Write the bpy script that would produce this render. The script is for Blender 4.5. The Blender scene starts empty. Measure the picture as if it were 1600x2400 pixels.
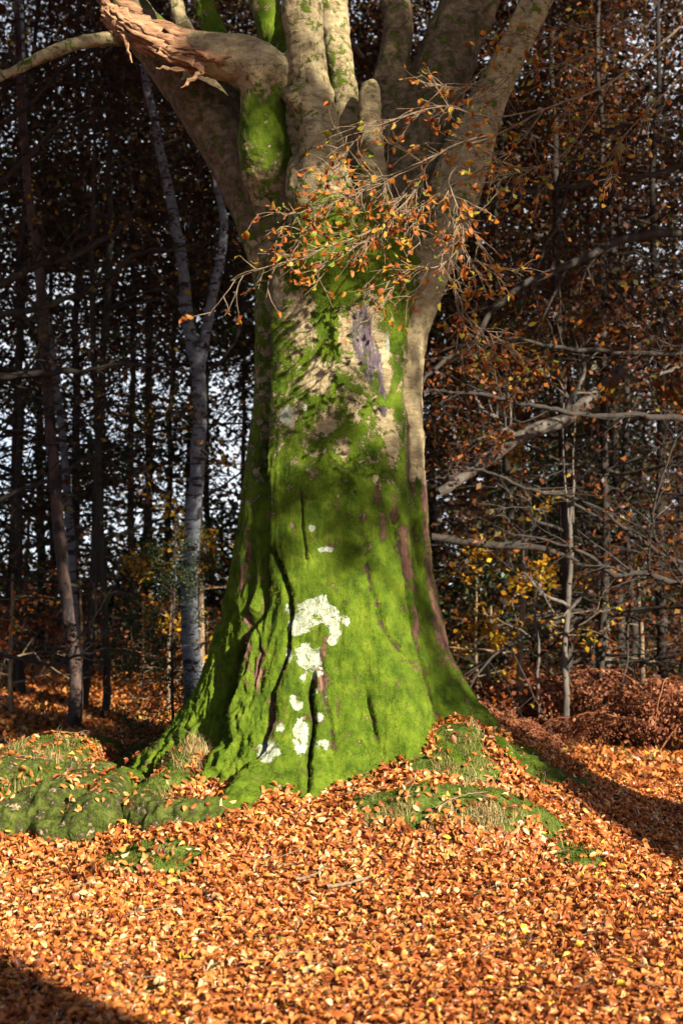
import bpy, math, random
import numpy as np
from mathutils import Vector

# ------------------------------------------------------------------ camera, sky, sun
sc = bpy.context.scene
F_PX, CAM_H, K = 3150.0, 1.9, 1600/1568.0
PITCH = math.atan(200/F_PX)
cd = bpy.data.cameras.new('camera'); cam = bpy.data.objects.new('camera', cd)
sc.collection.objects.link(cam); sc.camera = cam
cam.location = (0, 0, CAM_H); cam.rotation_euler = (math.pi/2 + PITCH, 0, 0)
cd.sensor_fit = 'VERTICAL'; cd.sensor_height = 24; cd.lens = F_PX/2400*24
cd.clip_start = 0.1; cd.clip_end = 2000
cd.dof.use_dof = True; cd.dof.focus_distance = 9.9; cd.dof.aperture_fstop = 1.3

SUN_AZ, SUN_EL = math.radians(38), math.radians(24)      # azimuth to the right of straight behind the camera
SDIR = Vector((math.sin(SUN_AZ)*math.cos(SUN_EL), -math.cos(SUN_AZ)*math.cos(SUN_EL), math.sin(SUN_EL)))
w = bpy.data.worlds.new("World"); sc.world = w; w.use_nodes = True
nt = w.node_tree; nt.nodes.clear()
sky = nt.nodes.new('ShaderNodeTexSky'); sky.sky_type = 'NISHITA'; sky.sun_disc = False
sky.sun_elevation = SUN_EL; sky.sun_rotation = math.pi - SUN_AZ
sky.air_density = 0.5; sky.dust_density = 0.6; sky.ozone_density = 1.0
bg = nt.nodes.new('ShaderNodeBackground'); bg.inputs[1].default_value = 0.05
wo = nt.nodes.new('ShaderNodeOutputWorld')
tcw = nt.nodes.new('ShaderNodeTexCoord'); sx = nt.nodes.new('ShaderNodeSeparateXYZ'); nt.links.new(tcw.outputs['Generated'], sx.inputs[0])
r1 = nt.nodes.new('ShaderNodeMapRange'); r1.inputs[1].default_value = .62; r1.inputs[2].default_value = .3; nt.links.new(sx.outputs['Z'], r1.inputs[0])
r2 = nt.nodes.new('ShaderNodeMapRange'); r2.inputs[1].default_value = .1; r2.inputs[2].default_value = .7; nt.links.new(sx.outputs['Y'], r2.inputs[0])
wn = nt.nodes.new('ShaderNodeTexNoise'); wn.inputs['Scale'].default_value = 5; wn.inputs['Detail'].default_value = 5; nt.links.new(tcw.outputs['Generated'], wn.inputs[0])
r3 = nt.nodes.new('ShaderNodeMapRange'); r3.inputs[1].default_value = .3; r3.inputs[2].default_value = .6; r3.inputs[3].default_value = .6; nt.links.new(wn.outputs[0], r3.inputs[0])
m1 = nt.nodes.new('ShaderNodeMath'); m1.operation = 'MULTIPLY'; nt.links.new(r1.outputs[0], m1.inputs[0]); nt.links.new(r2.outputs[0], m1.inputs[1])
m2 = nt.nodes.new('ShaderNodeMath'); m2.operation = 'MULTIPLY'; nt.links.new(m1.outputs[0], m2.inputs[0]); nt.links.new(r3.outputs[0], m2.inputs[1])
wm = nt.nodes.new('ShaderNodeMix'); wm.data_type = 'RGBA'; nt.links.new(m2.outputs[0], wm.inputs['Factor']); nt.links.new(sky.outputs[0], wm.inputs['A'])
wm.inputs['B'].default_value = (9.6, 10.2, 11.0, 1)      # bright cloud, in the sky's own units
nt.links.new(wm.outputs['Result'], bg.inputs[0]); nt.links.new(bg.outputs[0], wo.inputs[0])
sl = bpy.data.lights.new('sun', 'SUN'); sl.energy = 5.0; sl.angle = math.radians(0.5); sl.color = (1, 0.9, 0.74)
so = bpy.data.objects.new('sun', sl); sc.collection.objects.link(so)
so.rotation_euler = SDIR.to_track_quat('Z', 'Y').to_euler()
sc.view_settings.view_transform = 'Standard'; sc.view_settings.look = 'None'
sc.view_settings.exposure = 1.5; sc.view_settings.gamma = 1
try:
    sc.cycles.use_denoising = True
    sc.cycles.max_bounces = 6; sc.cycles.diffuse_bounces = 1; sc.cycles.transmission_bounces = 3
    sc.cycles.glossy_bounces = 2; sc.cycles.transparent_max_bounces = 4
except Exception: pass

# ------------------------------------------------------------------ helpers
FWD = np.array([0, math.cos(PITCH), math.sin(PITCH)]); UP = np.array([0, -math.sin(PITCH), math.cos(PITCH)])
def ray(px, py):
    v = np.array([1., 0, 0])*(px*K-800) + UP*(1200-py*K) + FWD*F_PX
    return v/v[1]
def P(px, py, d):                       # pixel of the 1568-wide view + distance -> world point
    v = ray(px, py)*d
    return np.array([v[0], d, v[2]+CAM_H])

def _hash(ix, iy, iz, seed):
    h = (ix.astype(np.uint32)*np.uint32(374761393) + iy.astype(np.uint32)*np.uint32(668265263)
         + iz.astype(np.uint32)*np.uint32(2147483647) + np.uint32((seed*1274126177) & 0xffffffff))
    h = (h ^ (h >> np.uint32(13)))*np.uint32(1274126177); h = h ^ (h >> np.uint32(16))
    h = h*np.uint32(2246822519); h = h ^ (h >> np.uint32(15))
    return h.astype(np.float64)/4294967295.0
def vnoise(p, seed=0):
    p = np.asarray(p, float); i = np.floor(p).astype(np.int64); f = p-i; f = f*f*(3-2*f)
    o = 0
    for a in (0, 1):
        for b in (0, 1):
            for c in (0, 1):
                wgt = (f[:, 0] if a else 1-f[:, 0])*(f[:, 1] if b else 1-f[:, 1])*(f[:, 2] if c else 1-f[:, 2])
                o = o + wgt*_hash((i[:, 0]+a) & 0xffffffff, (i[:, 1]+b) & 0xffffffff, (i[:, 2]+c) & 0xffffffff, seed)
    return o*2-1
def fbm(p, seed=0, oct=3):
    p = np.asarray(p, float); o = 0; a = 1.; t = 0
    for k in range(oct):
        o = o + a*vnoise(p*2**k, seed+k*7); t += a; a *= .5
    return o/t
def ss(a, b, x):
    t = np.clip((x-a)/(b-a), 0, 1); return t*t*(3-2*t)

def mesh_np(name, V, F, mat=None, smooth=False, attrs=None, domain='FACE'):
    V = np.asarray(V, np.float32); F = np.asarray(F, np.int32)
    m = bpy.data.meshes.new(name); k = F.shape[1]
    m.vertices.add(len(V)); m.vertices.foreach_set('co', V.ravel())
    m.loops.add(F.size); m.loops.foreach_set('vertex_index', F.ravel())
    m.polygons.add(len(F)); m.polygons.foreach_set('loop_start', np.arange(len(F), dtype=np.int32)*k)
    m.polygons.foreach_set('loop_total', np.full(len(F), k, np.int32))
    if smooth: m.polygons.foreach_set('use_smooth', np.ones(len(F), bool))
    m.update(calc_edges=True)
    for n, a in (attrs or {}).items():
        at = m.attributes.new(n, 'FLOAT', domain); at.data.foreach_set('value', np.asarray(a, np.float32))
    if mat: m.materials.append(mat)
    return m
def link(name, mesh, parent=None, label=None, cat=None, group=None, kind=None, loc=None):
    o = bpy.data.objects.new(name, mesh); sc.collection.objects.link(o)
    if parent: o.parent = parent
    if loc is not None: o.location = loc
    for k, v in (('label', label), ('category', cat), ('group', group), ('kind', kind)):
        if v: o[k] = v
    return o
def tube(path, radii, n=8, wob=0.0, cap=False):
    path = np.asarray(path, float); radii = np.asarray(radii, float)
    if cap:
        a = (path[1]-path[0]); b = (path[-1]-path[-2])
        path = np.concatenate([[path[0]-a*.02], path, [path[-1]+b*.02]]); radii = np.concatenate([[1e-4], radii, [1e-4]])
    T = np.gradient(path, axis=0); T /= np.linalg.norm(T, axis=1)[:, None]+1e-9
    ref = np.array([0.13, 0.97, 0.2]) if abs(T[0, 1]) < .8 else np.array([1., 0, .1])
    A = np.cross(T, ref); A /= np.linalg.norm(A, axis=1)[:, None]+1e-9
    B = np.cross(T, A)
    th = np.linspace(0, 2*np.pi, n, endpoint=False)
    R = radii[:, None]*np.ones(n)
    V = path[:, None]+R[:, :, None]*(A[:, None]*np.cos(th)[None, :, None]+B[:, None]*np.sin(th)[None, :, None])
    m = len(path); V = V.reshape(-1, 3)
    if wob: V = V+wob*np.stack([vnoise(V*3, 3), vnoise(V*3, 5), vnoise(V*3, 9)], 1)
    i = np.arange(m-1)[:, None]*n; j = np.arange(n)[None]; j2 = (j+1) % n
    F = np.stack([i+j, i+j2, i+n+j2, i+n+j], -1).reshape(-1, 4)
    return V, F
def join(parts):
    Vs, Fs, o = [], [], 0
    for V, F in parts:
        Vs.append(V); Fs.append(np.asarray(F)+o); o += len(V)
    return np.concatenate(Vs), np.concatenate(Fs)
def smoothpath(pts, n):
    pts = np.asarray(pts, float); t = np.linspace(0, len(pts)-1, n)
    out = np.zeros((n, pts.shape[1])); N = len(pts)
    for q, tt in enumerate(t):
        i = min(int(tt), N-2); u = tt-i
        p0, p1, p2, p3 = pts[max(i-1, 0)], pts[i], pts[i+1], pts[min(i+2, N-1)]
        out[q] = .5*((2*p1)+(-p0+p2)*u+(2*p0-5*p1+4*p2-p3)*u*u+(-p0+3*p1-3*p2+p3)*u**3)
    return out

# leaf template: 8 points, 8 triangles (unit length along x)
LT = np.array([[0, 0, 0], [.3, .26, 0], [.3, 0, 0], [.3, -.26, 0], [.68, .24, 0], [.68, 0, 0], [.68, -.24, 0], [1, 0, 0]])
LF = np.array([[0, 2, 1], [0, 3, 2], [1, 2, 5], [1, 5, 4], [2, 3, 6], [2, 6, 5], [4, 5, 7], [5, 6, 7]])
QT = np.array([[0, 0, 0], [.45, .3, .06], [1, 0, 0], [.45, -.3, .06]])
def basis(N, X):
    N = N/np.linalg.norm(N, axis=1)[:, None]
    X = X-N*(X*N).sum(1)[:, None]; X /= np.linalg.norm(X, axis=1)[:, None]+1e-9
    return X, np.cross(N, X), N
def leaves(pos, nrm, size, rng, detail=True, curl=.25, xdir=None):
    n = len(pos)
    X = rng.normal(size=(n, 3)) if xdir is None else xdir
    X, Y, N = basis(nrm, X)
    T = LT if detail else QT
    L = np.repeat(T[None], n, 0).copy()
    if detail:
        c = rng.normal(0, curl, (n, 1)); c2 = rng.normal(0, curl*1.6, (n, 1)); tw = rng.normal(0, curl*.8, (n, 1))
        x, y = L[:, :, 0].copy(), L[:, :, 1].copy()
        wd = rng.uniform(.85, 1.25, (n, 1))
        L[:, :, 1] = y*wd*(1-np.clip(np.abs(c2), 0, .7)*.5)
        L[:, :, 2] = c*((x-.5)**2-.25)*2 + c2*np.abs(y)*1.2*2 + tw*(x-.5)*y*2 + rng.normal(0, .03, (n, 8))
        L[:, :, 0] = x-.5
    else:
        L[:, :, 2] *= rng.normal(0, 3, (n, 1))
    L *= size[:, None, None]
    V = pos[:, None]+L[:, :, :1]*X[:, None]+L[:, :, 1:2]*Y[:, None]+L[:, :, 2:]*N[:, None]
    k = T.shape[0]; off = (np.arange(n)*k)[:, None, None]
    F = (off+(LF if detail else np.array([[0, 3, 2, 1]]))[None]).reshape(-1, 3 if detail else 4)
    return V.reshape(-1, 3), F, (8 if detail else 1)

# ------------------------------------------------------------------ materials
def newmat(name):
    m = bpy.data.materials.new(name); m.use_nodes = True
    nt = m.node_tree; nt.nodes.clear()
    out = nt.nodes.new('ShaderNodeOutputMaterial'); return m, nt, out
def ramp(nt, stops, interp='LINEAR'):
    r = nt.nodes.new('ShaderNodeValToRGB'); r.color_ramp.interpolation = interp
    e = r.color_ramp.elements
    while len(e) > 1: e.remove(e[-1])
    e[0].position = stops[0][0]; e[0].color = (*stops[0][1], 1)
    for p, c in stops[1:]:
        x = e.new(p); x.color = (*c, 1)
    return r
def leafmat(name, stops, trans=.35, rough=.5, spec=.35):
    m, nt, out = newmat(name); N, L = nt.nodes.new, nt.links.new
    at = N('ShaderNodeAttribute'); at.attribute_name = 't'
    r = ramp(nt, stops); L(at.outputs['Fac'], r.inputs[0])
    tc = N('ShaderNodeTexCoord'); nz = N('ShaderNodeTexNoise'); nz.inputs['Scale'].default_value = 60
    L(tc.outputs['Object'], nz.inputs['Vector'])
    hs = N('ShaderNodeHueSaturation'); mr = N('ShaderNodeMapRange'); mr.inputs[3].default_value = .65; mr.inputs[4].default_value = 1.3
    L(nz.outputs[0], mr.inputs[0]); L(mr.outputs[0], hs.inputs['Value']); L(r.outputs[0], hs.inputs['Color'])
    p = N('ShaderNodeBsdfPrincipled'); p.inputs['Roughness'].default_value = rough
    p.inputs['Specular IOR Level'].default_value = spec
    L(hs.outputs[0], p.inputs['Base Color'])
    t = N('ShaderNodeBsdfTranslucent'); L(hs.outputs[0], t.inputs[0])
    mx = N('ShaderNodeMixShader'); mx.inputs[0].default_value = trans
    L(p.outputs[0], mx.inputs[1]); L(t.outputs[0], mx.inputs[2]); L(mx.outputs[0], out.inputs[0])
    return m
M = {}
M['litter'] = leafmat('fallen_beech_leaf', [(0, (.10, .03, .012)), (.15, (.24, .06, .018)), (.4, (.46, .13, .03)), (.65, (.66, .235, .055)), (.85, (.72, .35, .10)), (.95, (.76, .54, .28)), (1, (.72, .48, .05))], .22, .42, .5)
M['leaf_orange'] = leafmat('orange_leaf', [(0, (.16, .03, .008)), (.35, (.36, .09, .014)), (.7, (.48, .17, .02)), (.9, (.5, .30, .03)), (1, (.25, .32, .03))], .45)
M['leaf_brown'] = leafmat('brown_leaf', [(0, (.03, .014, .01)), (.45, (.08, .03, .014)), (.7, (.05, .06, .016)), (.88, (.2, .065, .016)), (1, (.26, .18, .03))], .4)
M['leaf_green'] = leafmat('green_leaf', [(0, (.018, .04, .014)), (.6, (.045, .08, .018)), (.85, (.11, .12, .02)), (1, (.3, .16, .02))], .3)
M['leaf_yellow'] = leafmat('yellow_leaf', [(0, (.3, .08, .01)), (.4, (.55, .25, .015)), (1, (.6, .48, .02))], .5)
M['bracken'] = leafmat('dead_bracken', [(0, (.09, .03, .018)), (.5, (.26, .085, .042)), (1, (.45, .22, .10))], .25, .7, .1)
M['dry_grass'] = leafmat('grass_blade', [(0, (.10, .17, .02)), (.3, (.22, .24, .05)), (.5, (.45, .33, .13)), (1, (.6, .48, .24))], .3, .6, .2)
M['moss_blade'] = leafmat('moss_blade', [(0, (.045, .085, .008)), (.6, (.11, .17, .018)), (1, (.22, .24, .05))], .3, .8, .1)

def barkmat(name, c1, c2, scale=8, stretch=(1, 1, .25), bump=.5, blotch=None):
    m, nt, out = newmat(name); N, L = nt.nodes.new, nt.links.new
    tc = N('ShaderNodeTexCoord'); mp = N('ShaderNodeMapping'); mp.inputs['Scale'].default_value = stretch
    nz = N('ShaderNodeTexNoise'); nz.inputs['Scale'].default_value = scale; nz.inputs['Detail'].default_value = 6; nz.inputs['Roughness'].default_value = .65
    L(tc.outputs['Object'], mp.inputs[0]); L(mp.outputs[0], nz.inputs['Vector'])
    r = ramp(nt, [(.3, c1), (.62, c2)]); L(nz.outputs[0], r.inputs[0])
    col = r.outputs[0]
    if blotch:
        mp2 = N('ShaderNodeMapping'); mp2.inputs['Scale'].default_value = blotch[1]
        n2 = N('ShaderNodeTexNoise'); n2.inputs['Scale'].default_value = blotch[2]; n2.inputs['Detail'].default_value = 3
        L(tc.outputs['Object'], mp2.inputs[0]); L(mp2.outputs[0], n2.inputs['Vector'])
        r2 = ramp(nt, [(blotch[3], (0, 0, 0)), (blotch[3]+.05, (1, 1, 1))]); L(n2.outputs[0], r2.inputs[0])
        mx = N('ShaderNodeMix'); mx.data_type = 'RGBA'
        L(r2.outputs[0], mx.inputs['Factor']); L(col, mx.inputs['A']); mx.inputs['B'].default_value = (*blotch[0], 1)
        col = mx.outputs['Result']
    b = N('ShaderNodeBump'); b.inputs['Strength'].default_value = bump; b.inputs['Distance'].default_value = .02
    L(nz.outputs[0], b.inputs['Height'])
    p = N('ShaderNodeBsdfPrincipled'); p.inputs['Roughness'].default_value = .85; p.inputs['Specular IOR Level'].default_value = .2
    L(col, p.inputs['Base Color']); L(b.outputs[0], p.inputs['Normal']); L(p.outputs[0], out.inputs[0])
    return m
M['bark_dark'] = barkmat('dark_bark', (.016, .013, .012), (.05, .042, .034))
M['leaf_orange_shaded'] = leafmat('orange_leaf_shaded', [(0, (.05, .018, .01)), (.42, (.2, .058, .014)), (.72, (.36, .115, .018)), (.86, (.44, .24, .025)), (1, (.13, .18, .02))], .4)  # darker copy of the orange leaf, background shade put into its colour
M['bark_dim'] = barkmat('sapling_bark', (.05, .042, .035), (.14, .12, .10), 12)
M['bark_twig'] = barkmat('twig_bark', (.10, .065, .04), (.26, .19, .12), 30)
M['bark_grey'] = barkmat('grey_bark', (.09, .08, .06), (.2, .18, .14))
M['bark_red'] = barkmat('red_pine_bark', (.035, .025, .022), (.11, .07, .055), 10, (1, 1, .4), 1, ((.03, .025, .025), (1, 1, .5), 7, .55))
M['bark_birch'] = barkmat('birch_bark', (.08, .088, .10), (.18, .195, .22), 6, (1, 1, 3), .3, ((.03, .025, .025), (1, 1, 3.2), 5, .58))  # pale bark darkened and blued in its colour to read as shaded
M['torn'] = barkmat('torn_wood', (.09, .035, .02), (.42, .24, .13), 22, (.22, 1.2, 1.6), 1.2)

def ground_mat():
    m, nt, out = newmat('woodland_floor'); N, L = nt.nodes.new, nt.links.new
    tc = N('ShaderNodeTexCoord')
    vo = N('ShaderNodeTexVoronoi'); vo.inputs['Scale'].default_value = 22; L(tc.outputs['Object'], vo.inputs['Vector'])
    sep = N('ShaderNodeSeparateColor'); L(vo.outputs['Color'], sep.inputs[0])
    r = ramp(nt, [(0, (.03, .012, .008)), (.4, (.10, .03, .012)), (.8, (.28, .08, .018)), (1, (.4, .17, .05))]); L(sep.outputs[0], r.inputs[0])
    nz = N('ShaderNodeTexNoise'); nz.inputs['Scale'].default_value = 14; nz.inputs['Detail'].default_value = 6; L(tc.outputs['Object'], nz.inputs['Vector'])
    rm = ramp(nt, [(.3, (.06, .045, .022)), (.42, (.06, .09, .014)), (.58, (.12, .16, .022)), (.75, (.18, .16, .07))]); L(nz.outputs[0], rm.inputs[0])
    at = N('ShaderNodeAttribute'); at.attribute_name = 'moss'
    ad = N('ShaderNodeMath'); ad.operation = 'MULTIPLY_ADD'; L(nz.outputs[0], ad.inputs[0]); ad.inputs[1].default_value = .6; L(at.outputs['Fac'], ad.inputs[2])
    th = N('ShaderNodeMapRange'); th.inputs[1].default_value = .62; th.inputs[2].default_value = .78; L(ad.outputs[0], th.inputs[0])
    mx = N('ShaderNodeMix'); mx.data_type = 'RGBA'
    L(th.outputs[0], mx.inputs['Factor']); L(r.outputs[0], mx.inputs['A']); L(rm.outputs[0], mx.inputs['B'])
    n2 = N('ShaderNodeTexNoise'); n2.inputs['Scale'].default_value = 45; n2.inputs['Detail'].default_value = 5; L(tc.outputs['Object'], n2.inputs['Vector'])
    b = N('ShaderNodeBump'); b.inputs['Strength'].default_value = .9; b.inputs['Distance'].default_value = .03; L(n2.outputs[0], b.inputs['Height'])
    p = N('ShaderNodeBsdfPrincipled'); p.inputs['Roughness'].default_value = .9; p.inputs['Specular IOR Level'].default_value = .15
    L(mx.outputs['Result'], p.inputs['Base Color']); L(b.outputs[0], p.inputs['Normal']); L(p.outputs[0], out.inputs[0])
    return m
M['ground'] = ground_mat()

def beech_mat():
    m, nt, out = newmat('mossy_beech_bark'); N, L = nt.nodes.new, nt.links.new
    tc = N('ShaderNodeTexCoord'); OBJ = tc.outputs['Object']
    def noise(scale, detail=5, rough=.6, st=None, dist=0):
        n = N('ShaderNodeTexNoise'); n.inputs['Scale'].default_value = scale; n.inputs['Detail'].default_value = detail
        n.inputs['Roughness'].default_value = rough; n.inputs['Distortion'].default_value = dist
        if st:
            mp = N('ShaderNodeMapping'); mp.inputs['Scale'].default_value = st; L(OBJ, mp.inputs[0]); L(mp.outputs[0], n.inputs['Vector'])
        else: L(OBJ, n.inputs['Vector'])
        return n.outputs[0]
    def mask(attr, nz, amt, lo, hi):
        at = N('ShaderNodeAttribute'); at.attribute_name = attr
        a = N('ShaderNodeMath'); a.operation = 'SUBTRACT'; L(nz, a.inputs[0]); a.inputs[1].default_value = .5
        b = N('ShaderNodeMath'); b.operation = 'MULTIPLY_ADD'; L(a.outputs[0], b.inputs[0]); b.inputs[1].default_value = amt; L(at.outputs['Fac'], b.inputs[2])
        c = N('ShaderNodeMapRange'); c.inputs[1].default_value = lo; c.inputs[2].default_value = hi; L(b.outputs[0], c.inputs[0])
        return c.outputs[0]
    def mix(f, a, b):
        mx = N('ShaderNodeMix'); mx.data_type = 'RGBA'; L(f, mx.inputs['Factor'])
        for s, v in (('A', a), ('B', b)):
            if isinstance(v, tuple): mx.inputs[s].default_value = (*v, 1)
            else: L(v, mx.inputs[s])
        return mx.outputs['Result']
    def mmask(attr, nz, amt, lo, hi):
        at = N('ShaderNodeAttribute'); at.attribute_name = attr
        a = N('ShaderNodeMath'); a.operation = 'MULTIPLY_ADD'; L(nz, a.inputs[0]); a.inputs[1].default_value = amt; a.inputs[2].default_value = 1-.5*amt
        b = N('ShaderNodeMath'); b.operation = 'MULTIPLY'; L(a.outputs[0], b.inputs[0]); L(at.outputs['Fac'], b.inputs[1])
        c = N('ShaderNodeMapRange'); c.inputs[1].default_value = lo; c.inputs[2].default_value = hi; L(b.outputs[0], c.inputs[0])
        return c.outputs[0]
    fine = noise(30, 6, .7); mid = noise(7, 6, .65); vert = noise(16, 6, .7, (1, 1, .28)); edge = noise(13, 8, .72, None, .4)
    grain = noise(130, 3, .7)
    lnz = noise(12, 10, .78, None, .6)
    rb = ramp(nt, [(.32, (.12, .09, .05)), (.46, (.32, .25, .135)), (.6, (.48, .40, .23)), (.72, (.34, .33, .2))]); L(noise(8, 8, .78, (1, 1, 2.4), .5), rb.inputs[0])
    rr = ramp(nt, [(.3, (.10, .05, .035)), (.7, (.30, .16, .11))]); L(vert, rr.inputs[0])
    rp = ramp(nt, [(.36, (.055, .04, .045)), (.52, (.13, .10, .12)), (.64, (.40, .34, .24))]); L(noise(26, 6, .8, (1, 1, .18)), rp.inputs[0])
    rm = ramp(nt, [(.25, (.032, .05, .008)), (.38, (.045, .085, .006)), (.52, (.105, .165, .010)), (.68, (.18, .235, .02)), (.8, (.2, .22, .04))])
    mm = N('ShaderNodeMath'); mm.operation = 'MULTIPLY_ADD'; L(grain, mm.inputs[0]); mm.inputs[1].default_value = .35
    mm2 = N('ShaderNodeMath'); mm2.operation = 'MULTIPLY_ADD'; L(mid, mm2.inputs[0]); mm2.inputs[1].default_value = .75; mm2.inputs[2].default_value = -.06
    L(mm2.outputs[0], mm.inputs[2]); L(mm.outputs[0], rm.inputs[0])
    rl = ramp(nt, [(.3, (.22, .26, .14)), (.48, (.42, .46, .33)), (.68, (.62, .65, .53))]); L(fine, rl.inputs[0])
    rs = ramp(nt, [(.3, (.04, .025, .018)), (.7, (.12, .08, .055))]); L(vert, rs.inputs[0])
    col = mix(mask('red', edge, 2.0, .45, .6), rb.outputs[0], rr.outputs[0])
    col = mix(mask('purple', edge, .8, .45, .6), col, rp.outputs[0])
    col = mix(mask('dark', edge, .6, .4, .7), col, rs.outputs[0])  # dark tone paints shade into the cracks and some limbs
    mossf = mask('moss', edge, 4.2, .38, .60)
    rd = ramp(nt, [(.38, (.075, .048, .03)), (.46, (.045, .055, .014)), (.54, (.09, .12, .018)), (.66, (.15, .155, .045))]); L(edge, rd.inputs[0])
    mossc = mix(mask('dull', mid, .5, .3, .7), rm.outputs[0], rd.outputs[0])
    col = mix(mossf, col, mossc)
    lichf = mmask('lichen', lnz, 8.0, .36, .50)
    col = mix(lichf, col, rl.outputs[0])
    # bump: horizontal-ish wrinkles + grain
    h1 = N('ShaderNodeMath'); h1.operation = 'MULTIPLY'; L(vert, h1.inputs[0]); h1.inputs[1].default_value = 1.0
    h2 = N('ShaderNodeMath'); h2.operation = 'MULTIPLY_ADD'; L(grain, h2.inputs[0]); h2.inputs[1].default_value = .35; L(h1.outputs[0], h2.inputs[2])
    h3 = N('ShaderNodeMath'); h3.operation = 'MULTIPLY_ADD'; L(lichf, h3.inputs[0]); h3.inputs[1].default_value = .1; L(h2.outputs[0], h3.inputs[2])
    h4 = N('ShaderNodeMath'); h4.operation = 'MULTIPLY_ADD'; L(mossf, h4.inputs[0]); h4.inputs[1].default_value = .2; L(h3.outputs[0], h4.inputs[2])
    b = N('ShaderNodeBump'); b.inputs['Strength'].default_value = 1.0; b.inputs['Distance'].default_value = .035; L(h4.outputs[0], b.inputs['Height'])
    p = N('ShaderNodeBsdfPrincipled'); p.inputs['Roughness'].default_value = .9; p.inputs['Specular IOR Level'].default_value = .12
    L(col, p.inputs['Base Color']); L(b.outputs[0], p.inputs['Normal']); L(p.outputs[0], out.inputs[0])
    return m
M['beech'] = beech_mat()

# ------------------------------------------------------------------ ground
CX, CY = -0.04, 10.5
def base_h(x, y):
    x = np.asarray(x, float); y = np.asarray(y, float)
    ramp_ = ss(7.35, 11.0, y)*(1-ss(11.6, 15.5, y))*1.08
    side = np.where(x > 0, 1-ss(.9, 2.9, x), 1-.45*ss(.8, 3.5, -x)-.4*ss(3, 6, -x))
    z = .80*ramp_*side
    z = z+.17*np.exp(-((x-.8)/.6)**2-((y-10.0)/.6)**2)-.06*ss(-.2, -1.2, x)*ramp_
    P3 = np.stack([x.ravel(), y.ravel(), np.zeros(x.size)], 1)
    n = (fbm(P3*.5, 11, 3)*.10+fbm(P3*2.1, 12, 3)*.05).reshape(x.shape)
    return z+n*(.35+.65*ss(6, 9, y))+ss(30, 200, y)*1.0+.55*ss(14.5, 25, y)*ss(0, -1.5, x)
def raymarch(px, py, hf):
    v = ray(px, py)
    d = np.linspace(4.5, 60, 3000); z = CAM_H+v[2]*d; h = hf(v[0]*d, d)
    k = np.argmax(z < h); return np.array([v[0]*d[k], d[k], h[k]])
# mossy hummocks (view px: x, y, rx, ry, bump height)
HUM = [(90, 1745, 150, 30, .12), (120, 1860, 190, 48, .10), (330, 1835, 120, 24, .05), (40, 1800, 120, 40, .1), (330, 1995, 105, 32, .07), (1100, 1905, 140, 46, .17), (900, 1885, 85, 32, .09),
       (1060, 1710, 55, 30, .06), (1040, 1775, 80, 22, .05), (1335, 1992, 45, 20, .07), (1250, 1775, 70, 16, .06), (870, 1745, 90, 16, .02),
       (450, 1720, 60, 42, .16), (670, 2040, 25, 8, .0), (450, 1880, 70, 18, .05), (250, 1880, 130, 26, .06), (1000, 1640, 30, 40, .04), (330, 2285, 30, 8, .01), (325, 1722, 85, 26, -.26), (470, 1800, 40, 12, -.06), (390, 1815, 45, 12, -.05)]
HG = []
for (hx, hy, rx, ry, bh) in HUM:
    c = raymarch(hx, hy, base_h); a = raymarch(hx, hy-ry*.8, base_h); b = raymarch(hx, hy+ry*.8, base_h)
    HG.append((c[0], c[1], rx*1.25*K*c[1]/F_PX, 1.35*max(min((a[1]-b[1])/1.6, 1.1), .10), bh*1.15))
def moss_at(x, y):
    x = np.asarray(x, float); y = np.asarray(y, float); o = np.zeros(x.shape)
    P3 = np.stack([x.ravel(), y.ravel(), np.zeros(x.size)], 1)
    n = (fbm(P3*5, 31, 3)).reshape(x.shape)*.55
    for (a, b, rx, ry, bh) in HG:
        q = np.sqrt(((x-a)/rx)**2+((y-b)/ry)**2)
        o = np.maximum(o, (bh > 0)*(1-ss(.72, 1.2, q+n*.8)))
    return o
def gh(x, y):
    x = np.asarray(x, float); y = np.asarray(y, float)
    z = base_h(x, y)
    for (a, b, rx, ry, bh) in HG:
        q = ((x-a)/(rx*1.05))**2+((y-b)/(ry*1.05))**2
        z = z+bh*np.exp(-q*q*1.0)
    P3 = np.stack([x.ravel(), y.ravel(), np.zeros(x.size)], 1)
    return z+(fbm(P3*7, 41, 3)*.035).reshape(x.shape)*ss(7.5, 9, y)*(1-ss(14, 20, y))
def G(px, py): return raymarch(px, py, gh)
def gz(x, y): return float(gh(np.array([x]), np.array([y]))[0])

def grid_axis(segs):
    out = []
    for a, b, s in segs: out += list(np.arange(a, b, s))
    return np.array(out+[segs[-1][1]])
gx = grid_axis([(-400, -60, 40), (-60, -12, 4), (-12, -4, .4), (-4, 4, .025), (4, 12, .4), (12, 60, 4), (60, 400, 40)])
gy = grid_axis([(-60, -8, 4), (-8, 4, .4), (4, 7, .08), (7, 12.5, .025), (12.5, 20, .15), (20, 50, 1), (50, 600, 30)])
XX, YY = np.meshgrid(gx, gy); ZZ = gh(XX, YY)
nx, ny = len(gx), len(gy)
i = np.arange(ny-1)[:, None]*nx+np.arange(nx-1)[None]
F = np.stack([i, i+1, i+nx+1, i+nx], -1).reshape(-1, 4)
gm = mesh_np('ground', np.stack([XX, YY, ZZ], -1).reshape(-1, 3), F, M['ground'], True, {'moss': moss_at(XX, YY).ravel()}, 'POINT')
link('ground', gm, kind='structure')

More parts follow.
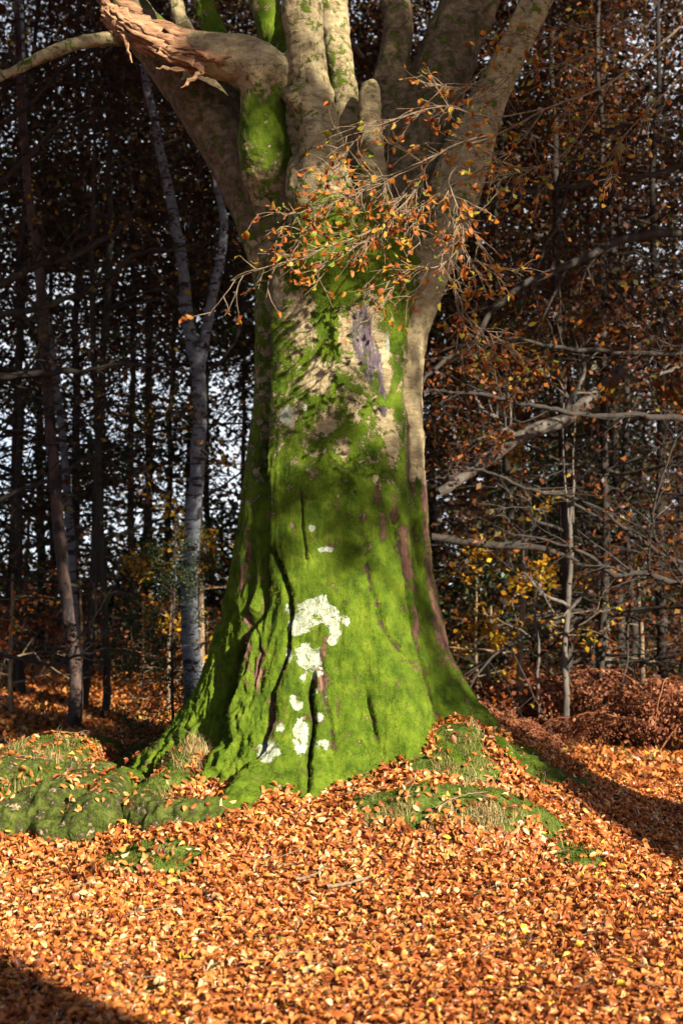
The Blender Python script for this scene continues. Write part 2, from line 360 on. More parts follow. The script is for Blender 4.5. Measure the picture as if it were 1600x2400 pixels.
# ------------------------------------------------------------------ the big beech
ZL = [(-.3, 1.9), (.3, 1.75), (.62, 1.5), (.85, 1.30), (1.06, 1.14), (1.26, 1.03), (1.46, .95), (1.8, .86), (2.14, .79), (2.47, .75), (3.0, .69), (3.5, .65), (4.2, .64), (4.6, .66), (5, .7)]
ZR = [(-.3, 1.5), (.5, 1.3), (.93, 1.10), (1.12, 1.04), (1.46, .88), (1.8, .79), (2.14, .74), (2.8, .70), (3.5, .67), (4.2, .72), (4.6, .80), (5, .8)]
def lin(tab, z): return np.interp(z, [a for a, b in tab], [b for a, b in tab])
D = math.radians
def trunk_r(phi, z):
    """phi: 0 faces the camera, positive to the right"""
    Rc = np.interp(z, [-.3, .5, 1, 2, 3, 4.6], [.95, .84, .75, .66, .61, .60])
    eL, eR = lin(ZL, z), lin(ZR, z)
    fl = ss(2.6, .8, z)
    s = np.sin(phi)
    pL = 1.3+fl*5; pR = 1.3+fl*5
    r = Rc+(eL-Rc)*np.clip(-np.sin(phi+D(2)), 0, 1)**pL+(eR-Rc)*np.clip(np.sin(phi-D(2)), 0, 1)**pR
    def lobe(p0, wd, A, z0, h, keep=0., sh=1.0):
        dphi = (phi-p0+np.pi) % (2*np.pi)-np.pi
        g = 1/(1+(np.abs(dphi)/(wd))**2.6)
        return (A*np.exp(-np.clip(z-z0, 0, 9)/h)+keep*ss(4.2, 2.5, z))*g
    r = r+lobe(D(-46), D(9), .36, .55, .62, .02)
    r = r+lobe(D(-24), D(10.5), .58, .42, .46, .035)
    r = r+lobe(D(-8), D(6), .34, .48, .34, .01)
    r = r+lobe(D(6), D(7), .12, .7, .6)
    r = r+lobe(D(22)+D(14)*ss(2.2, .8, z), D(13), .19, .8, .7, .02)
    for p0 in (112, 150, 190, -115, -150): r = r+lobe(D(p0), D(10), .4, .3, .5, .02)
    # broad furrows that run up the whole stem
    r = r-.05*np.exp(-((phi-D(60))/D(6))**2)*ss(1.0, 2.0, z)
    r = r-.05*np.exp(-((phi-D(-58))/D(5))**2)
    return r
def to_surf(px, py):
    phi, rr = 0., .7; z = 2
    for k in range(12):
        d = CY-rr*math.cos(phi); p = P(px, py, d); z = p[2]
        rr = float(trunk_r(np.array([phi]), np.array([z]))[0])
        phi = .5*phi+.5*math.asin(max(-.98, min(.98, (p[0]-CX)/rr)))
    return phi, z, rr
CR = [ # cracks in view px: points, width m, depth m
    ([(600, 620), (603, 800), (602, 1000), (602, 1120), (600, 1260), (588, 1400), (548, 1520), (524, 1600), (515, 1700)], .055, .24),
    ([(612, 1000), (610, 1150), (615, 1250), (640, 1290)], .022, .05),
    ([(632, 1265), (655, 1340), (660, 1420), (658, 1490), (632, 1560), (615, 1640), (598, 1710), (560, 1770), (538, 1860)], .022, .10),
    ([(684, 1130), (690, 1200), (704, 1290)], .012, .03),
    ([(716, 1560), (717, 1650), (708, 1720), (704, 1800)], .022, .12),
    ([(822, 1170), (842, 1310), (880, 1440), (945, 1530)], .03, .025),
    ([(735, 1500), (752, 1620), (772, 1720)], .016, .025),
    ([(842, 1600), (855, 1650), (862, 1700)], .018, .05),
    ([(905, 1180), (935, 1340), (955, 1480), (985, 1590), (1020, 1650)], .03, .07),
    ([(560, 1100), (548, 1230), (540, 1330), (552, 1430)], .014, .03),
    ([(585, 1420), (600, 1500), (590, 1560)], .012, .03),
    ([(920, 620), (930, 780), (940, 960), (950, 1150), (965, 1300)], .022, .035)]
CS = []
for pts, cw, cdp in CR:
    q = np.array([to_surf(*p)[:2] for p in pts]); q = q[np.argsort(q[:, 1])]; CS.append((q, cw, cdp))

nph, nz = 420, 330
zz = np.linspace(-.35, 4.95, nz); ph = np.linspace(-np.pi, np.pi, nph, endpoint=False)
PH, Z = np.meshgrid(ph, zz)
R = trunk_r(PH, Z)*(1-.9*ss(4.45, 4.97, Z)**1.5)
V = np.stack([CX+R*np.sin(PH), CY-R*np.cos(PH), Z], -1).reshape(-1, 3)
i = np.arange(nz-1)[:, None]*nph; j = np.arange(nph)[None]; j2 = (j+1) % nph
F = np.stack([i+j, i+j2, i+nph+j2, i+nph+j], -1).reshape(-1, 4)
nb = len(V); V = np.concatenate([V, [[CX, CY, -.36], [CX, CY, 4.96]]])
jj = np.arange(nph); j3 = (jj+1) % nph; tp = (nz-1)*nph
F = np.concatenate([F, np.stack([0*jj+nb, j3, jj, jj], -1)[:, :4], np.stack([0*jj+nb+1, tp+jj, tp+j3, tp+j3], -1)])
tri = F[-2*nph:, :3]
# close the two ends with triangles split into quads through a doubled centre ring
Vr = np.repeat(V[[nb]], nph, 0)+np.stack([np.cos(jj), np.sin(jj), 0*jj], 1)*1e-4
Vt = np.repeat(V[[nb+1]], nph, 0)+np.stack([np.cos(jj), np.sin(jj), 0*jj], 1)*1e-4
F = np.concatenate([F[:-2*nph], np.stack([nb+jj, nb+j3, j3, jj], -1), np.stack([tp+jj, tp+j3, nb+nph+j3, nb+nph+jj], -1)])
V = np.concatenate([V[:nb], Vr, Vt])
parts = [(V, F)]
LIMBS = {
 'L1': [(690, 640, 10.6, .36), (615, 480, 10.6, .29), (540, 350, 10.6, .25), (450, 220, 10.6, .215), (370, 120, 10.65, .19), (300, 30, 10.7, .175), (220, -90, 10.8, .165), (130, -260, 10.9, .14)],
 'L2': [(680, 600, 10.5, .26), (630, 450, 10.35, .22), (606, 340, 10.12, .20), (603, 225, 10.08, .175), (608, 170, 10.0, .20), (565, 140, 10.0, .185), (500, 128, 10.0, .165), (430, 112, 10.0, .135), (370, 92, 10.0, .10), (310, 60, 10.0, .085), (262, 28, 10.0, .05)],
 'L3': [(755, 680, 10.2, .34), (742, 480, 9.98, .27), (742, 370, 9.9, .185), (724, 250, 9.95, .155), (707, 150, 9.95, .145), (695, 40, 9.95, .155), (690, -60, 9.95, .16), (660, -300, 10, .14)],
 'L3b': [(725, 250, 9.95, .12), (690, 232, 9.88, .1), (662, 215, 9.84, .075), (656, 212, 9.83, .05)],
 'L3c': [(760, 560, 10.0, .2), (700, 460, 9.95, .14), (688, 400, 9.95, .1), (680, 360, 10, .05)],
 'L4': [(800, 640, 10.5, .3), (808, 430, 10.35, .15), (800, 300, 10.3, .115), (786, 180, 10.3, .105), (768, 70, 10.3, .12), (772, -60, 10.35, .11), (800, -250, 10.4, .09)],
 'L5': [(650, 500, 10.8, .25), (650, 300, 10.95, .2), (650, 150, 11, .15), (625, 60, 11, .13), (570, -100, 11.1, .12)],
 'L5b': [(440, 120, 10.15, .09), (425, 70, 10.2, .07), (408, 20, 10.2, .06), (385, -90, 10.3, .055)],
 'L5c': [(560, 260, 10.7, .14), (520, 120, 10.75, .10), (480, 40, 10.8, .09), (450, -90, 10.8, .08)],
 'L6': [(870, 640, 10.3, .28), (855, 430, 10.15, .14), (850, 320, 10.08, .10), (848, 240, 10.06, .09), (850, 185, 10.08, .06)],
 'L7': [(900, 600, 10.8, .36), (890, 330, 10.75, .19), (896, 180, 10.75, .14), (915, 60, 10.8, .125), (905, -60, 10.9, .12), (925, -250, 11, .1)],
 'L8': [(880, 640, 10.6, .42), (925, 430, 10.7, .30), (975, 270, 10.8, .26), (1035, 110, 10.9, .245), (1080, 0, 11, .24), (1150, -200, 11.2, .2)],
 'L9': [(895, 1150, 10.5, .15), (900, 960, 10.5, .19), (915, 780, 10.5, .23), (962, 610, 10.45, .255), (1030, 460, 10.5, .235), (1080, 330, 10.5, .19), (1125, 220, 10.5, .15), (1180, 110, 10.5, .12), (1240, 0, 10.5, .105), (1340, -200, 10.4, .09)],
 'L9b': [(1110, 240, 10.4, .08), (1150, 120, 10.3, .05), (1195, 20, 10.2, .04), (1230, -80, 10.1, .035)],
 'L10': [(400, 150, 10.7, .09), (300, 92, 10.75, .065), (200, 95, 10.7, .058), (110, 125, 10.6, .052), (20, 168, 10.5, .045), (-120, 215, 10.3, .035)],
}
LW = {}
for k, pts in LIMBS.items():
    q = np.array([[*P(a, b, d), r] for a, b, d, r in pts]); n = 14*len(q)
    s = smoothpath(q, n); LW[k] = s
    rr = s[:, 3].copy(); rr[-2:] *= (.7, .2)
    parts.append(tube(s[:, :3], rr, 26, cap=True))
ROOTS = [ # x, y in view px on the ground, radius
    [(455, 1650, .18), (400, 1705, .175), (330, 1752, .18), (250, 1798, .18), (160, 1830, .17), (70, 1870, .18), (-60, 1910, .17)],
    [(550, 1850, .13), (490, 1872, .12), (430, 1880, .14), (390, 1880, .13), (330, 1870, .13), (290, 1860, .10)],
    [(1080, 1650, .14), (1150, 1725, .09), (1230, 1762, .085), (1310, 1800, .07), (1380, 1830, .04)],
    [(330, 1770, .12), (240, 1850, .15), (170, 1900, .16), (90, 1935, .14)],
    [(980, 1690, .10), (1040, 1740, .07), (1100, 1790, .05)], [(300, 1790, .1), (180, 1770, .1), (80, 1765, .1), (-20, 1780, .08)]]
for k, pts in enumerate(ROOTS):
    q = []
    for a, b, r in pts:
        g = G(a, b); q.append([g[0], g[1]+.05, g[2]-r*.25, r])
    if k == 0: q.insert(0, [-.95, 10.45, 1.05, .16])
    if k == 2: q.insert(0, [.8, 10.7, 1.0, .12])
    if k == 1: q.insert(0, [-.5, 9.9, .8, .15])
    if k == 4: q.insert(0, [.5, 10.2, .9, .12])
    s = smoothpath(q, 12*len(q)); parts.append(tube(s[:, :3], s[:, 3], 20, cap=True))
V, F = join(parts)
base = mesh_np('trunk_base', V, F)
tmp = bpy.data.objects.new('tmp', base); sc.collection.objects.link(tmp)
md = tmp.modifiers.new('r', 'REMESH'); md.mode = 'VOXEL'; md.voxel_size = .021
md = tmp.modifiers.new('s', 'SMOOTH'); md.iterations = 7; md.factor = .5
md = tmp.modifiers.new('u', 'SUBSURF'); md.subdivision_type = 'CATMULL_CLARK'; md.levels = 1; md.render_levels = 1
dg = bpy.context.evaluated_depsgraph_get(); dg.update()
em = bpy.data.meshes.new_from_object(tmp.evaluated_get(dg), depsgraph=dg)
bpy.data.objects.remove(tmp); bpy.data.meshes.remove(base)
em.name = 'beech_trunk'
nv = len(em.vertices); co = np.zeros(nv*3, np.float32); em.vertices.foreach_get('co', co); co = co.reshape(-1, 3).astype(float)
no = np.zeros(nv*3, np.float32); em.vertices.foreach_get('normal', no); no = no.reshape(-1, 3).astype(float)
phi = np.arctan2(co[:, 0]-CX, CY-co[:, 1]); z = co[:, 2]
rad = np.hypot(co[:, 0]-CX, co[:, 1]-CY)
ontrunk = ss(.35, .1, rad-trunk_r(phi, z))*ss(4.9, 4.5, z)
disp = np.zeros(nv)
wv = fbm(np.stack([co[:, 0]*6, co[:, 1]*6, co[:, 2]*5], 1), 77, 4)*.04
crack = np.zeros(nv)
for q, cw, cdp in CS:
    pj = np.interp(z, q[:, 1], q[:, 0]); inz = ss(q[0, 1]-.1, q[0, 1]+.06, z)*ss(q[-1, 1]+.12, q[-1, 1]-.08, z)
    g = np.exp(-(((phi-pj)*rad+wv)/cw)**2)*inz*ontrunk
    disp -= cdp*g; crack = np.maximum(crack, g)
low = ss(3.6, 1.4, z)*ontrunk
q3 = np.stack([co[:, 0]*12, co[:, 1]*12, co[:, 2]*2.4], 1)
rid = 1-np.abs(fbm(q3, 5, 4))*2
flank = ss(D(-20), D(-48), phi)*.8+.2
disp += (rid-.6)*.065*low*flank
q4 = np.stack([co[:, 0]*4, co[:, 1]*4, co[:, 2]*1.1], 1)
disp += fbm(q4, 6, 2)*.045*low
rootz = ss(1.15, 1.5, rad)*(z < 1.5)
disp += rootz*(fbm(co*3.1, 91, 4)*.08+(1-np.abs(fbm(co*8, 92, 3))*2-.6)*.035)
disp += fbm(co*7, 21, 4)*.018+fbm(co*22, 22, 3)*.006
dirv = no.copy(); co += dirv*disp[:, None]
em.vertices.foreach_set('co', co.astype(np.float32).ravel())
em.polygons.foreach_set('use_smooth', np.ones(len(em.polygons), bool))
# --- where moss, lichen, bare bark grow, and shade is painted (positions on the stem itself)
def blob(px, py, rx, ry):
    f, zc, r_ = to_surf(px, py); x0 = CX+r_*math.sin(f); dd = CY-r_*math.cos(f)
    return np.exp(-(((co[:, 0]-x0)/(rx*K*dd/F_PX))**2+((z-zc)/(ry*K*dd/F_PX))**2)**1.15)*(no[:, 1] < .3)
moss = .62*ss(5.0, 4.2, z)+.17*ss(3.2, 3.5, z)*ss(4.8, 4.4, z)*(np.abs(phi+.1) < .95)
moss += .38*ss(3.4, 2.4, z)
north = .5-.5*no[:, 1]
moss = np.where(z > 4.6, .18+.25*ss(5.2, 4.6, z), moss)
for b in [(700, 740, 42, 70), (690, 690, 30, 30), (790, 740, 25, 70), (840, 780, 45, 100), (850, 670, 35, 35), (730, 880, 40, 28), (640, 670, 25, 50), (735, 850, 25, 25), (885, 850, 18, 50), (865, 700, 40, 50)]:
    moss -= .85*blob(*b)
moss -= .9*ss(D(56), D(64), phi)*ss(2.6, 3.0, z)*ontrunk*(phi < 2)            # bare pale right column
moss -= .7*ss(D(66), D(74), phi)*ss(1.1, 1.6, z)*ontrunk*(phi < 2.2)
for b in [(660, 955, 22, 26), (745, 975, 28, 20), (820, 945, 12, 28), (885, 965, 16, 20), (900, 1020, 14, 40), (867, 1140, 9, 42), (880, 1215, 8, 30), (905, 1160, 10, 30), (928, 1250, 16, 50), (940, 1320, 12, 40),
          (570, 1260, 10, 60), (566, 1470, 9, 85), (556, 1330, 7, 50), (600, 1520, 9, 40), (625, 1650, 9, 60), (735, 1560, 14, 30), (775, 1630, 6, 25), (745, 1480, 10, 30), (790, 1030, 8, 25), (590, 1560, 10, 40), (760, 1255, 14, 16), (955, 1430, 8, 80)]:
    moss -= .85*blob(*b)
# mossy limbs
def blobw(px, py, d, r):
    c = P(px, py, d); return np.exp(-(((co-c)**2).sum(1)/r**2)**1.5)
for b in [(605, 290, 10.05, .34), (630, 90, 11, .4), (480, 50, 10.75, .3), (770, 190, 10.4, .2), (800, 620, 9.9, .5), (940, 570, 10.0, .35), (900, 640, 10, .3), (640, 350, 10.3, .3)]:
    moss += .7*blobw(*b)*(1-ss(.25, .1, np.min([((co-LW['L1'][a, :3])**2).sum(1)**.5 for a in range(20, len(LW['L1']), 8)], axis=0)-.2))
moss -= .5*blobw(560, 120, 10, .3)
moss = np.where((rad > 1.25) & (z < 1.3), .9, moss)
lich = np.zeros(nv); rl_ = np.random.default_rng(9)
LB = [(rl_.uniform(672, 782), 0, rl_.uniform(7, 15), rl_.uniform(7, 14)) for k in range(26)]
LB = [(a, rl_.uniform(1372+abs(a-735)*.35, 1455-max(0, a-720)*.35), c, d) for a, b, c, d in LB]+[(718, 1560, 5, 8), (735, 1545, 6, 9), (748, 1600, 4, 6), (726, 1588, 5, 6), (760, 1475, 10, 9), (700, 1545, 5, 7)]
for b in LB+[(700, 1430, 20, 22), (795, 1425, 8, 14), (697, 1500, 20, 26), (703, 1520, 14, 16), (665, 1500, 10, 22), (733, 1500, 10, 16), (678, 1450, 12, 10), (695, 1560, 8, 12), (672, 1605, 9, 10), (685, 1620, 14, 12), (643, 1672, 11, 12),
          (692, 1680, 20, 34), (690, 1712, 13, 24), (618, 1722, 26, 22), (608, 1738, 18, 14), (738, 1712, 20, 13), (732, 1648, 12, 12), (716, 1212, 9, 10), (745, 1263, 26, 8), (770, 1455, 16, 20), (660, 1400, 8, 14), (728, 1530, 18, 20), (660, 955, 22, 24), (697, 935, 9, 14), (890, 790, 5, 30)]:
    lich += .78*blob(*b)
lich = np.clip(lich, 0, .95)
red = .12+.75*ss(3.1, 2.5, z)*ontrunk
pur = np.zeros(nv)
for b in [(830, 760, 32, 85), (860, 850, 26, 60), (880, 930, 15, 40)]: pur += .9*blob(*b)
for b in [(660, 955, 22, 26), (885, 965, 16, 20)]: red -= .8*blob(*b)
dull = ss(1.35, 1.95, rad)*(z < 1.4)
dark = .9*crack  # crack shade painted in as dark bark
limb_shade = np.zeros(nv)
for k in ('L7', 'L8', 'L1'):  # shade on these limbs is painted into the bark colour
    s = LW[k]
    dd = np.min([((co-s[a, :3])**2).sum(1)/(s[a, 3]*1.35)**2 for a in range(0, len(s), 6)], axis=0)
    limb_shade = np.maximum(limb_shade, .62*(dd < 1.0)*(z > 4.7))
dark = np.maximum(dark, limb_shade)
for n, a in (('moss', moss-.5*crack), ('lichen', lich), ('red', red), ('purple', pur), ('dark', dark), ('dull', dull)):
    at = em.attributes.new(n, 'FLOAT', 'POINT'); at.data.foreach_set('value', a.astype(np.float32))
em.materials.clear(); em.materials.append(M['beech'])
beech = link('beech_tree', None, label='huge old beech with a green mossy fluted trunk, many limbs and a broken branch', cat='tree', loc=(0, 0, 0))
link('trunk', em, beech)

# fuzz of moss on the lower stem, and leaves caught on the roots
rng = np.random.default_rng(71)
nn = vnoise(co*13, 3)*.5+vnoise(co*29, 4)*.35
mv = (moss-.5*crack+nn*.5 > .42) & (lich < .3) & (no[:, 1] < .35) & (z < 4.7) & (z > .1)
idx = np.nonzero(mv)[0]; idx = rng.choice(idx, min(260000, len(idx)*3), replace=True)
p0 = co[idx]+rng.normal(0, .004, (len(idx), 3)); n0 = no[idx]
dr = n0*.75+np.array([0, 0, -.75])+rng.normal(0, .45, n0.shape); dr /= np.linalg.norm(dr, axis=1)[:, None]
sdv = np.cross(dr, n0); sdv /= np.linalg.norm(sdv, axis=1)[:, None]+1e-6
ln = (.010+.012*rng.random(len(idx)))[:, None]; p0 = p0-n0*.003
V = np.stack([p0-sdv*.0017, p0+sdv*.0017, p0+dr*ln], 1).reshape(-1, 3); F = np.arange(len(V)).reshape(-1, 3)
tv_ = np.clip(.48+fbm(p0*5, 8, 3)*.8+rng.normal(0, .13, len(idx)), 0, 1)*np.where(z[idx] < 1.3, 1-.5*dull[idx], 1)
M['trunk_moss'] = leafmat('trunk_moss', [(0, (.03, .045, .008)), (.35, (.05, .095, .007)), (.6, (.125, .19, .012)), (1, (.24, .29, .035))], .2, .9, .05)
link('moss', mesh_np('trunk_moss', V, F, M['trunk_moss'], False, {'t': tv_}), beech)
k = np.nonzero((no[:, 2] > .55) & (z < 1.5) & (z > gh(co[:, 0], co[:, 1])-.02) & (rad > 1.45) & (co[:, 1] < 11.5))[0]
k = rng.choice(k, 420); pn = vnoise(co[k]*4, 9); k = k[pn > -.05]
V, F, q = leaves(co[k]+no[k]*.012, no[k]+rng.normal(0, .25, (len(k), 3)), .058*rng.uniform(.7, 1.2, len(k)), rng, True, .3)
link('fallen_leaves', mesh_np('root_leaves', V, F, M['litter'], False, {'t': np.repeat(rng.uniform(.2, .95, len(k)), q)}), kind='stuff', label='loose orange leaves caught on the roots', cat='leaves')

# ------------------------------------------------------------------ torn end of the broken branch
rng = np.random.default_rng(5)
tv = []
def splinter(p0, p1, w0, th, bend, n=9):
    p0, p1 = np.array(p0), np.array(p1); t = np.linspace(0, 1, n)
    c = p0+(p1-p0)*t[:, None]+np.outer(np.sin(t*np.pi)*bend, [0, -.3, 1]); c += rng.normal(0, .006, c.shape)
    wd = w0*(1-t**1.8)*(1+.35*rng.normal(size=n))+.004; tt = th*(1-.7*t)+.002
    V, F = tube(c, np.ones(n), 6)
    V = V.reshape(n, 6, 3)-c[:, None]
    ax = p1-p0; ax /= np.linalg.norm(ax)
    sv = np.array([0, rng.normal(0, .6), 1.]); sv -= ax*(sv@ax); sv /= np.linalg.norm(sv); fv = np.cross(ax, sv)
    a, b = V@sv, V@fv
    V = c[:, None]+a[..., None]*sv*wd[:, None, None]+b[..., None]*fv*tt[:, None, None]+((V@ax)*.3)[..., None]*ax*wd[:, None, None]
    return V.reshape(-1, 3), F
L2p = LW['L2'][:, :3]
for k in range(48):
    u = rng.uniform(.0, 1)**1.3; x0 = 250+300*u
    L_ = rng.uniform(60, 170); x1 = max(x0-L_, 236+rng.uniform(-6, 14))
    oy = rng.normal(0, 1)
    def ly(x): return np.interp(x, [236, 300, 400, 560], [14, 60, 108, 132])
    hw = np.interp(x0, [240, 400, 560], [30, 38, 34])
    y0 = ly(x0)+np.clip(oy, -1, 1.3)*hw*.8; y1 = ly(x1)+np.clip(oy, -1, 1.3)*np.interp(x1, [240, 400, 560], [26, 36, 34])*.9+rng.normal(0, 5)
    dz = 10.02-.14*math.sqrt(max(0, 1-min(1, abs(oy)/1.5)**2))-.02
    tv.append(splinter(P(x0, y0, dz), P(x1, y1, dz-.01+rng.normal(0, .02)), rng.uniform(.02, .075), rng.uniform(.008, .02), rng.normal(0, .012)))
for (a, b, c_, d_, ww) in [(285, 70, 302, 146, .035), (276, 50, 296, 120, .03), (470, 165, 415, 203, .022), (430, 165, 356, 156, .022), (330, 30, 240, -20, .06), (300, 60, 232, 8, .05)]:
    tv.append(splinter(P(a, b, 9.92), P(c_, d_, 9.87), ww, .014, .01))
V, F = join(tv)
link('torn_wood', mesh_np('torn_wood', V, F, M['torn'], False), beech)['label'] = 'reddish splintered end of the broken branch'

# ------------------------------------------------------------------ branching generator
def perp(v, rng):
    a = rng.normal(size=3); a -= v*(a@v)/(v@v); return a/(np.linalg.norm(a)+1e-9)
def grow(rng, p, d, L, r, lev, out, tips, kink=.18, droop=0., nseg=7, kids=(3, 5), spread=(.5, 1.1), flat=0., ratio=(.4, .65)):
    path = [p.copy()]; d = d/np.linalg.norm(d); st = L/nseg
    for k in range(nseg):
        d = d+perp(d, rng)*kink*rng.uniform(.3, 1); d[2] -= droop/nseg; d /= np.linalg.norm(d)
        p = p+d*st; path.append(p.copy())
    path = np.array(path); rad = r*np.linspace(1, .28, len(path))
    out.append((path, rad))
    if lev == 0:
        tips.append((path, d)); return
    for k in range(rng.integers(kids[0], kids[1]+1)):
        t = rng.uniform(.25, 1.0); i = min(int(t*nseg), nseg-1)
        b = path[i]+(path[i+1]-path[i])*(t*nseg-i)
        dd = path[i+1]-path[i]; dd /= np.linalg.norm(dd)
        nd = dd*rng.uniform(.4, 1)+perp(dd, rng)*rng.uniform(*spread)
        if flat: nd[2] *= (1-flat)
        grow(rng, b, nd, L*rng.uniform(*ratio), max(rad[i]*.55, .004), lev-1, out, tips, kink*1.1, droop, max(nseg-1, 3), kids, spread, flat, ratio)
def tubes_mesh(out, rmin=0., big=8, small=4):
    return join([tube(p, r, big if r[0] > .04 else (5 if r[0] > .015 else small)) for p, r in out if r[0] > rmin])
def tip_leaves(tips, rng, per, size, spread, clump=0.):
    pos = []
    for path, d in tips:
        n = rng.poisson(per*(math.exp(clump*rng.normal()-clump*clump/2) if clump else 1))
        t = rng.uniform(.15, 1, n)*(len(path)-1); i = np.clip(t.astype(int), 0, len(path)-2)
        q = path[i]+(path[i+1]-path[i])*(t-i)[:, None]
        pos.append(q+rng.normal(0, spread, (n, 3)))
    pos = np.concatenate(pos)
    nrm = rng.normal(size=pos.shape)+np.array([0, 0, .9])
    return pos, nrm, size*rng.uniform(.7, 1.35, len(pos))

# crown of the big beech, above the frame
rng = np.random.default_rng(11)
out, tips = [], []
for k in ('L1', 'L3', 'L4', 'L5', 'L7', 'L8', 'L9'):
    s = LW[k]; d = s[-1, :3]-s[-8, :3]; d /= np.linalg.norm(d); d = d+np.array([d[0]*.8, rng.uniform(-.25, .45), .1])
    grow(rng, s[-2, :3].copy(), d, 5.5, s[-1, 3]*.95, 3, out, tips, .16, -.05, 8, (4, 6), (.5, 1.1), .15, (.45, .7))
for k, a in enumerate(np.linspace(0, 2*np.pi, 9)[:-1]):
    p = np.array([.9*math.cos(a), 11.4+.9*math.sin(a), 7.6]); 
    d = np.array([math.cos(a)*1.3, math.sin(a)*.8+.5, .55]); grow(rng, p, d, 5.0, .1, 3, out, tips, .2, .1, 7, (4, 6), (.5, 1.1), .35, (.45, .7))
def above_frame(q, m=.35): return q[:, 2] > CAM_H+.449*np.maximum(q[:, 1], 0)+m
def clear_ray(p):
    sh = (10.3-p[:, 1])/.788
    return ((p[:, 1] > 10.6) | (p[:, 2]-.445*sh > 6.8)).all()
out = [o for o in out if (above_frame(o[0], .1).all() and clear_ray(o[0])) or (o[1][0] > .06 and clear_ray(o[0]))]
V, F = tubes_mesh(out, .006)
link('bough', mesh_np('beech_boughs', V, F, M['bark_grey'], True), beech)
pos, nrm, sz = tip_leaves(tips, rng, 34, .11, .22)
s_ = (10.5-pos[:, 1])/.75
hit = pos[:, 2]-.445*s_; hx = pos[:, 0]-SDIR[0]/-SDIR[1]*(10.5-pos[:, 1])
keep = above_frame(pos) & ((pos[:, 1] > 11) | (hit > 6.9) | (rng.random(len(pos)) < .002))
pos, nrm, sz = pos[keep], nrm[keep], sz[keep]
V, F, q = leaves(pos, nrm, sz*1.6, rng, False)
t = np.repeat(np.clip(rng.normal(.5, .25, len(pos)), 0, 1), q)
o = link('crown', mesh_np('beech_crown', V, F, M['leaf_orange'], False, {'t': t}), beech)
print('crown leaves', len(pos))

# ------------------------------------------------------------------ leafy spray hanging in front of the trunk
rng = np.random.default_rng(21)
sp, stips = [], []
def twig(pts, r0, r1, n=None):
    q = smoothpath([P(*p) for p in pts], n or 7*len(pts)); q += np.cumsum(rng.normal(0, .004, q.shape), 0)*.6
    rr = np.linspace(r0, r1, len(q)); sp.append((q, rr)); return q
MAIN = [
 [(1560, 60, 9.6), (1400, 190, 9.4), (1250, 250, 9.2), (1130, 310, 9.1), (1010, 350, 9.0), (900, 400, 8.9), (800, 440, 8.8), (720, 500, 8.75), (690, 530, 8.7)],
 [(1250, 250, 9.2), (1120, 270, 9.0), (1020, 245, 8.9), (930, 265, 8.8), (850, 300, 8.8), (800, 345, 8.75), (770, 400, 8.7)],
 [(1130, 310, 9.1), (1050, 330, 9.0), (985, 370, 8.9), (960, 420, 8.85), (920, 470, 8.8), (860, 520, 8.75), (760, 560, 8.7), (680, 590, 8.7), (610, 610, 8.65), (530, 645, 8.6)],
 [(960, 420, 8.85), (900, 480, 8.8), (860, 540, 8.7), (780, 590, 8.65), (720, 625, 8.6)],
 [(1080, 340, 9), (1035, 400, 8.9), (1040, 440, 8.85), (1062, 500, 8.8), (1060, 560, 8.8), (1010, 605, 8.75), (950, 610, 8.7), (915, 640, 8.7), (895, 665, 8.65)],
 [(1060, 560, 8.8), (1085, 600, 8.75), (1120, 612, 8.7)],
 [(1010, 605, 8.75), (1030, 640, 8.7), (1050, 680, 8.7), (1075, 740, 8.65), (1115, 775, 8.6), (1140, 800, 8.6)],
 [(985, 370, 8.9), (900, 410, 8.85), (830, 440, 8.8), (760, 455, 8.75), (690, 480, 8.7), (655, 490, 8.7)],
 [(1400, 190, 9.4), (1350, 280, 9.3), (1290, 360, 9.2), (1230, 390, 9.15), (1150, 410, 9.1)],
 [(1500, 110, 9.5), (1380, 120, 9.4), (1270, 150, 9.3), (1180, 170, 9.2), (1110, 180, 9.1), (1040, 210, 9)],
 [(1250, 250, 9.2), (1190, 330, 9.1), (1120, 380, 9.0), (1030, 430, 8.95), (960, 480, 8.9), (900, 520, 8.85), (820, 580, 8.8)],
 [(1560, 180, 9.4), (1480, 260, 9.3), (1420, 330, 9.2), (1400, 420, 9.1)],
 [(1560, 20, 9.4), (1450, 60, 9.3), (1330, 70, 9.2), (1240, 90, 9.1), (1160, 75, 9.1)],
]
PR = [.010, .006, .007, .004, .007, .003, .004, .004, .005, .004, .004, .004, .004]
sprigs = []
for pts, r in zip(MAIN, PR):
    q = twig(pts, r, .002)
    for k in range(int(len(q)*.62)):
        i = rng.integers(max(3, int(len(q)*.12)), len(q)-1); dd = q[i]-q[i-1]; dd /= np.linalg.norm(dd)
        nd = dd*rng.uniform(.5, 1)+np.array([rng.normal(0, .4), rng.normal(0, .35), rng.normal(-.12, .4)])
        grow(rng, q[i].copy(), nd, rng.uniform(.1, .38), .003, 1, sp, sprigs, .25, .15, 5, (1, 3), (.4, .9), 0, (.4, .7))
V, F = join([tube(p, np.maximum(r, .0016), 7 if r[0] > .006 else 4) for p, r in sp])
spray = link('spray', mesh_np('spray_twigs', V, F, M['bark_twig'], True), beech); spray['label'] = 'thin leafy branch drooping in front of the trunk'
pos = []; xd = []
for path, d in sprigs:
    n = rng.choice([1, 2, 3], p=[.35, .35, .3])
    for k in range(n):
        t = rng.uniform(.3, 1)*(len(path)-1) if k else len(path)-1.01; i = int(t); q = path[i]+(path[i+1]-path[i])*(t-i)
        dd = path[i+1]-path[i]; dd /= np.linalg.norm(dd)
        x = dd*.8+rng.normal(0, .5, 3)+np.array([-.15, 0, -.25]); x /= np.linalg.norm(x)
        pos.append(q+x*.026); xd.append(x)
pos = np.array(pos); xd = np.array(xd)
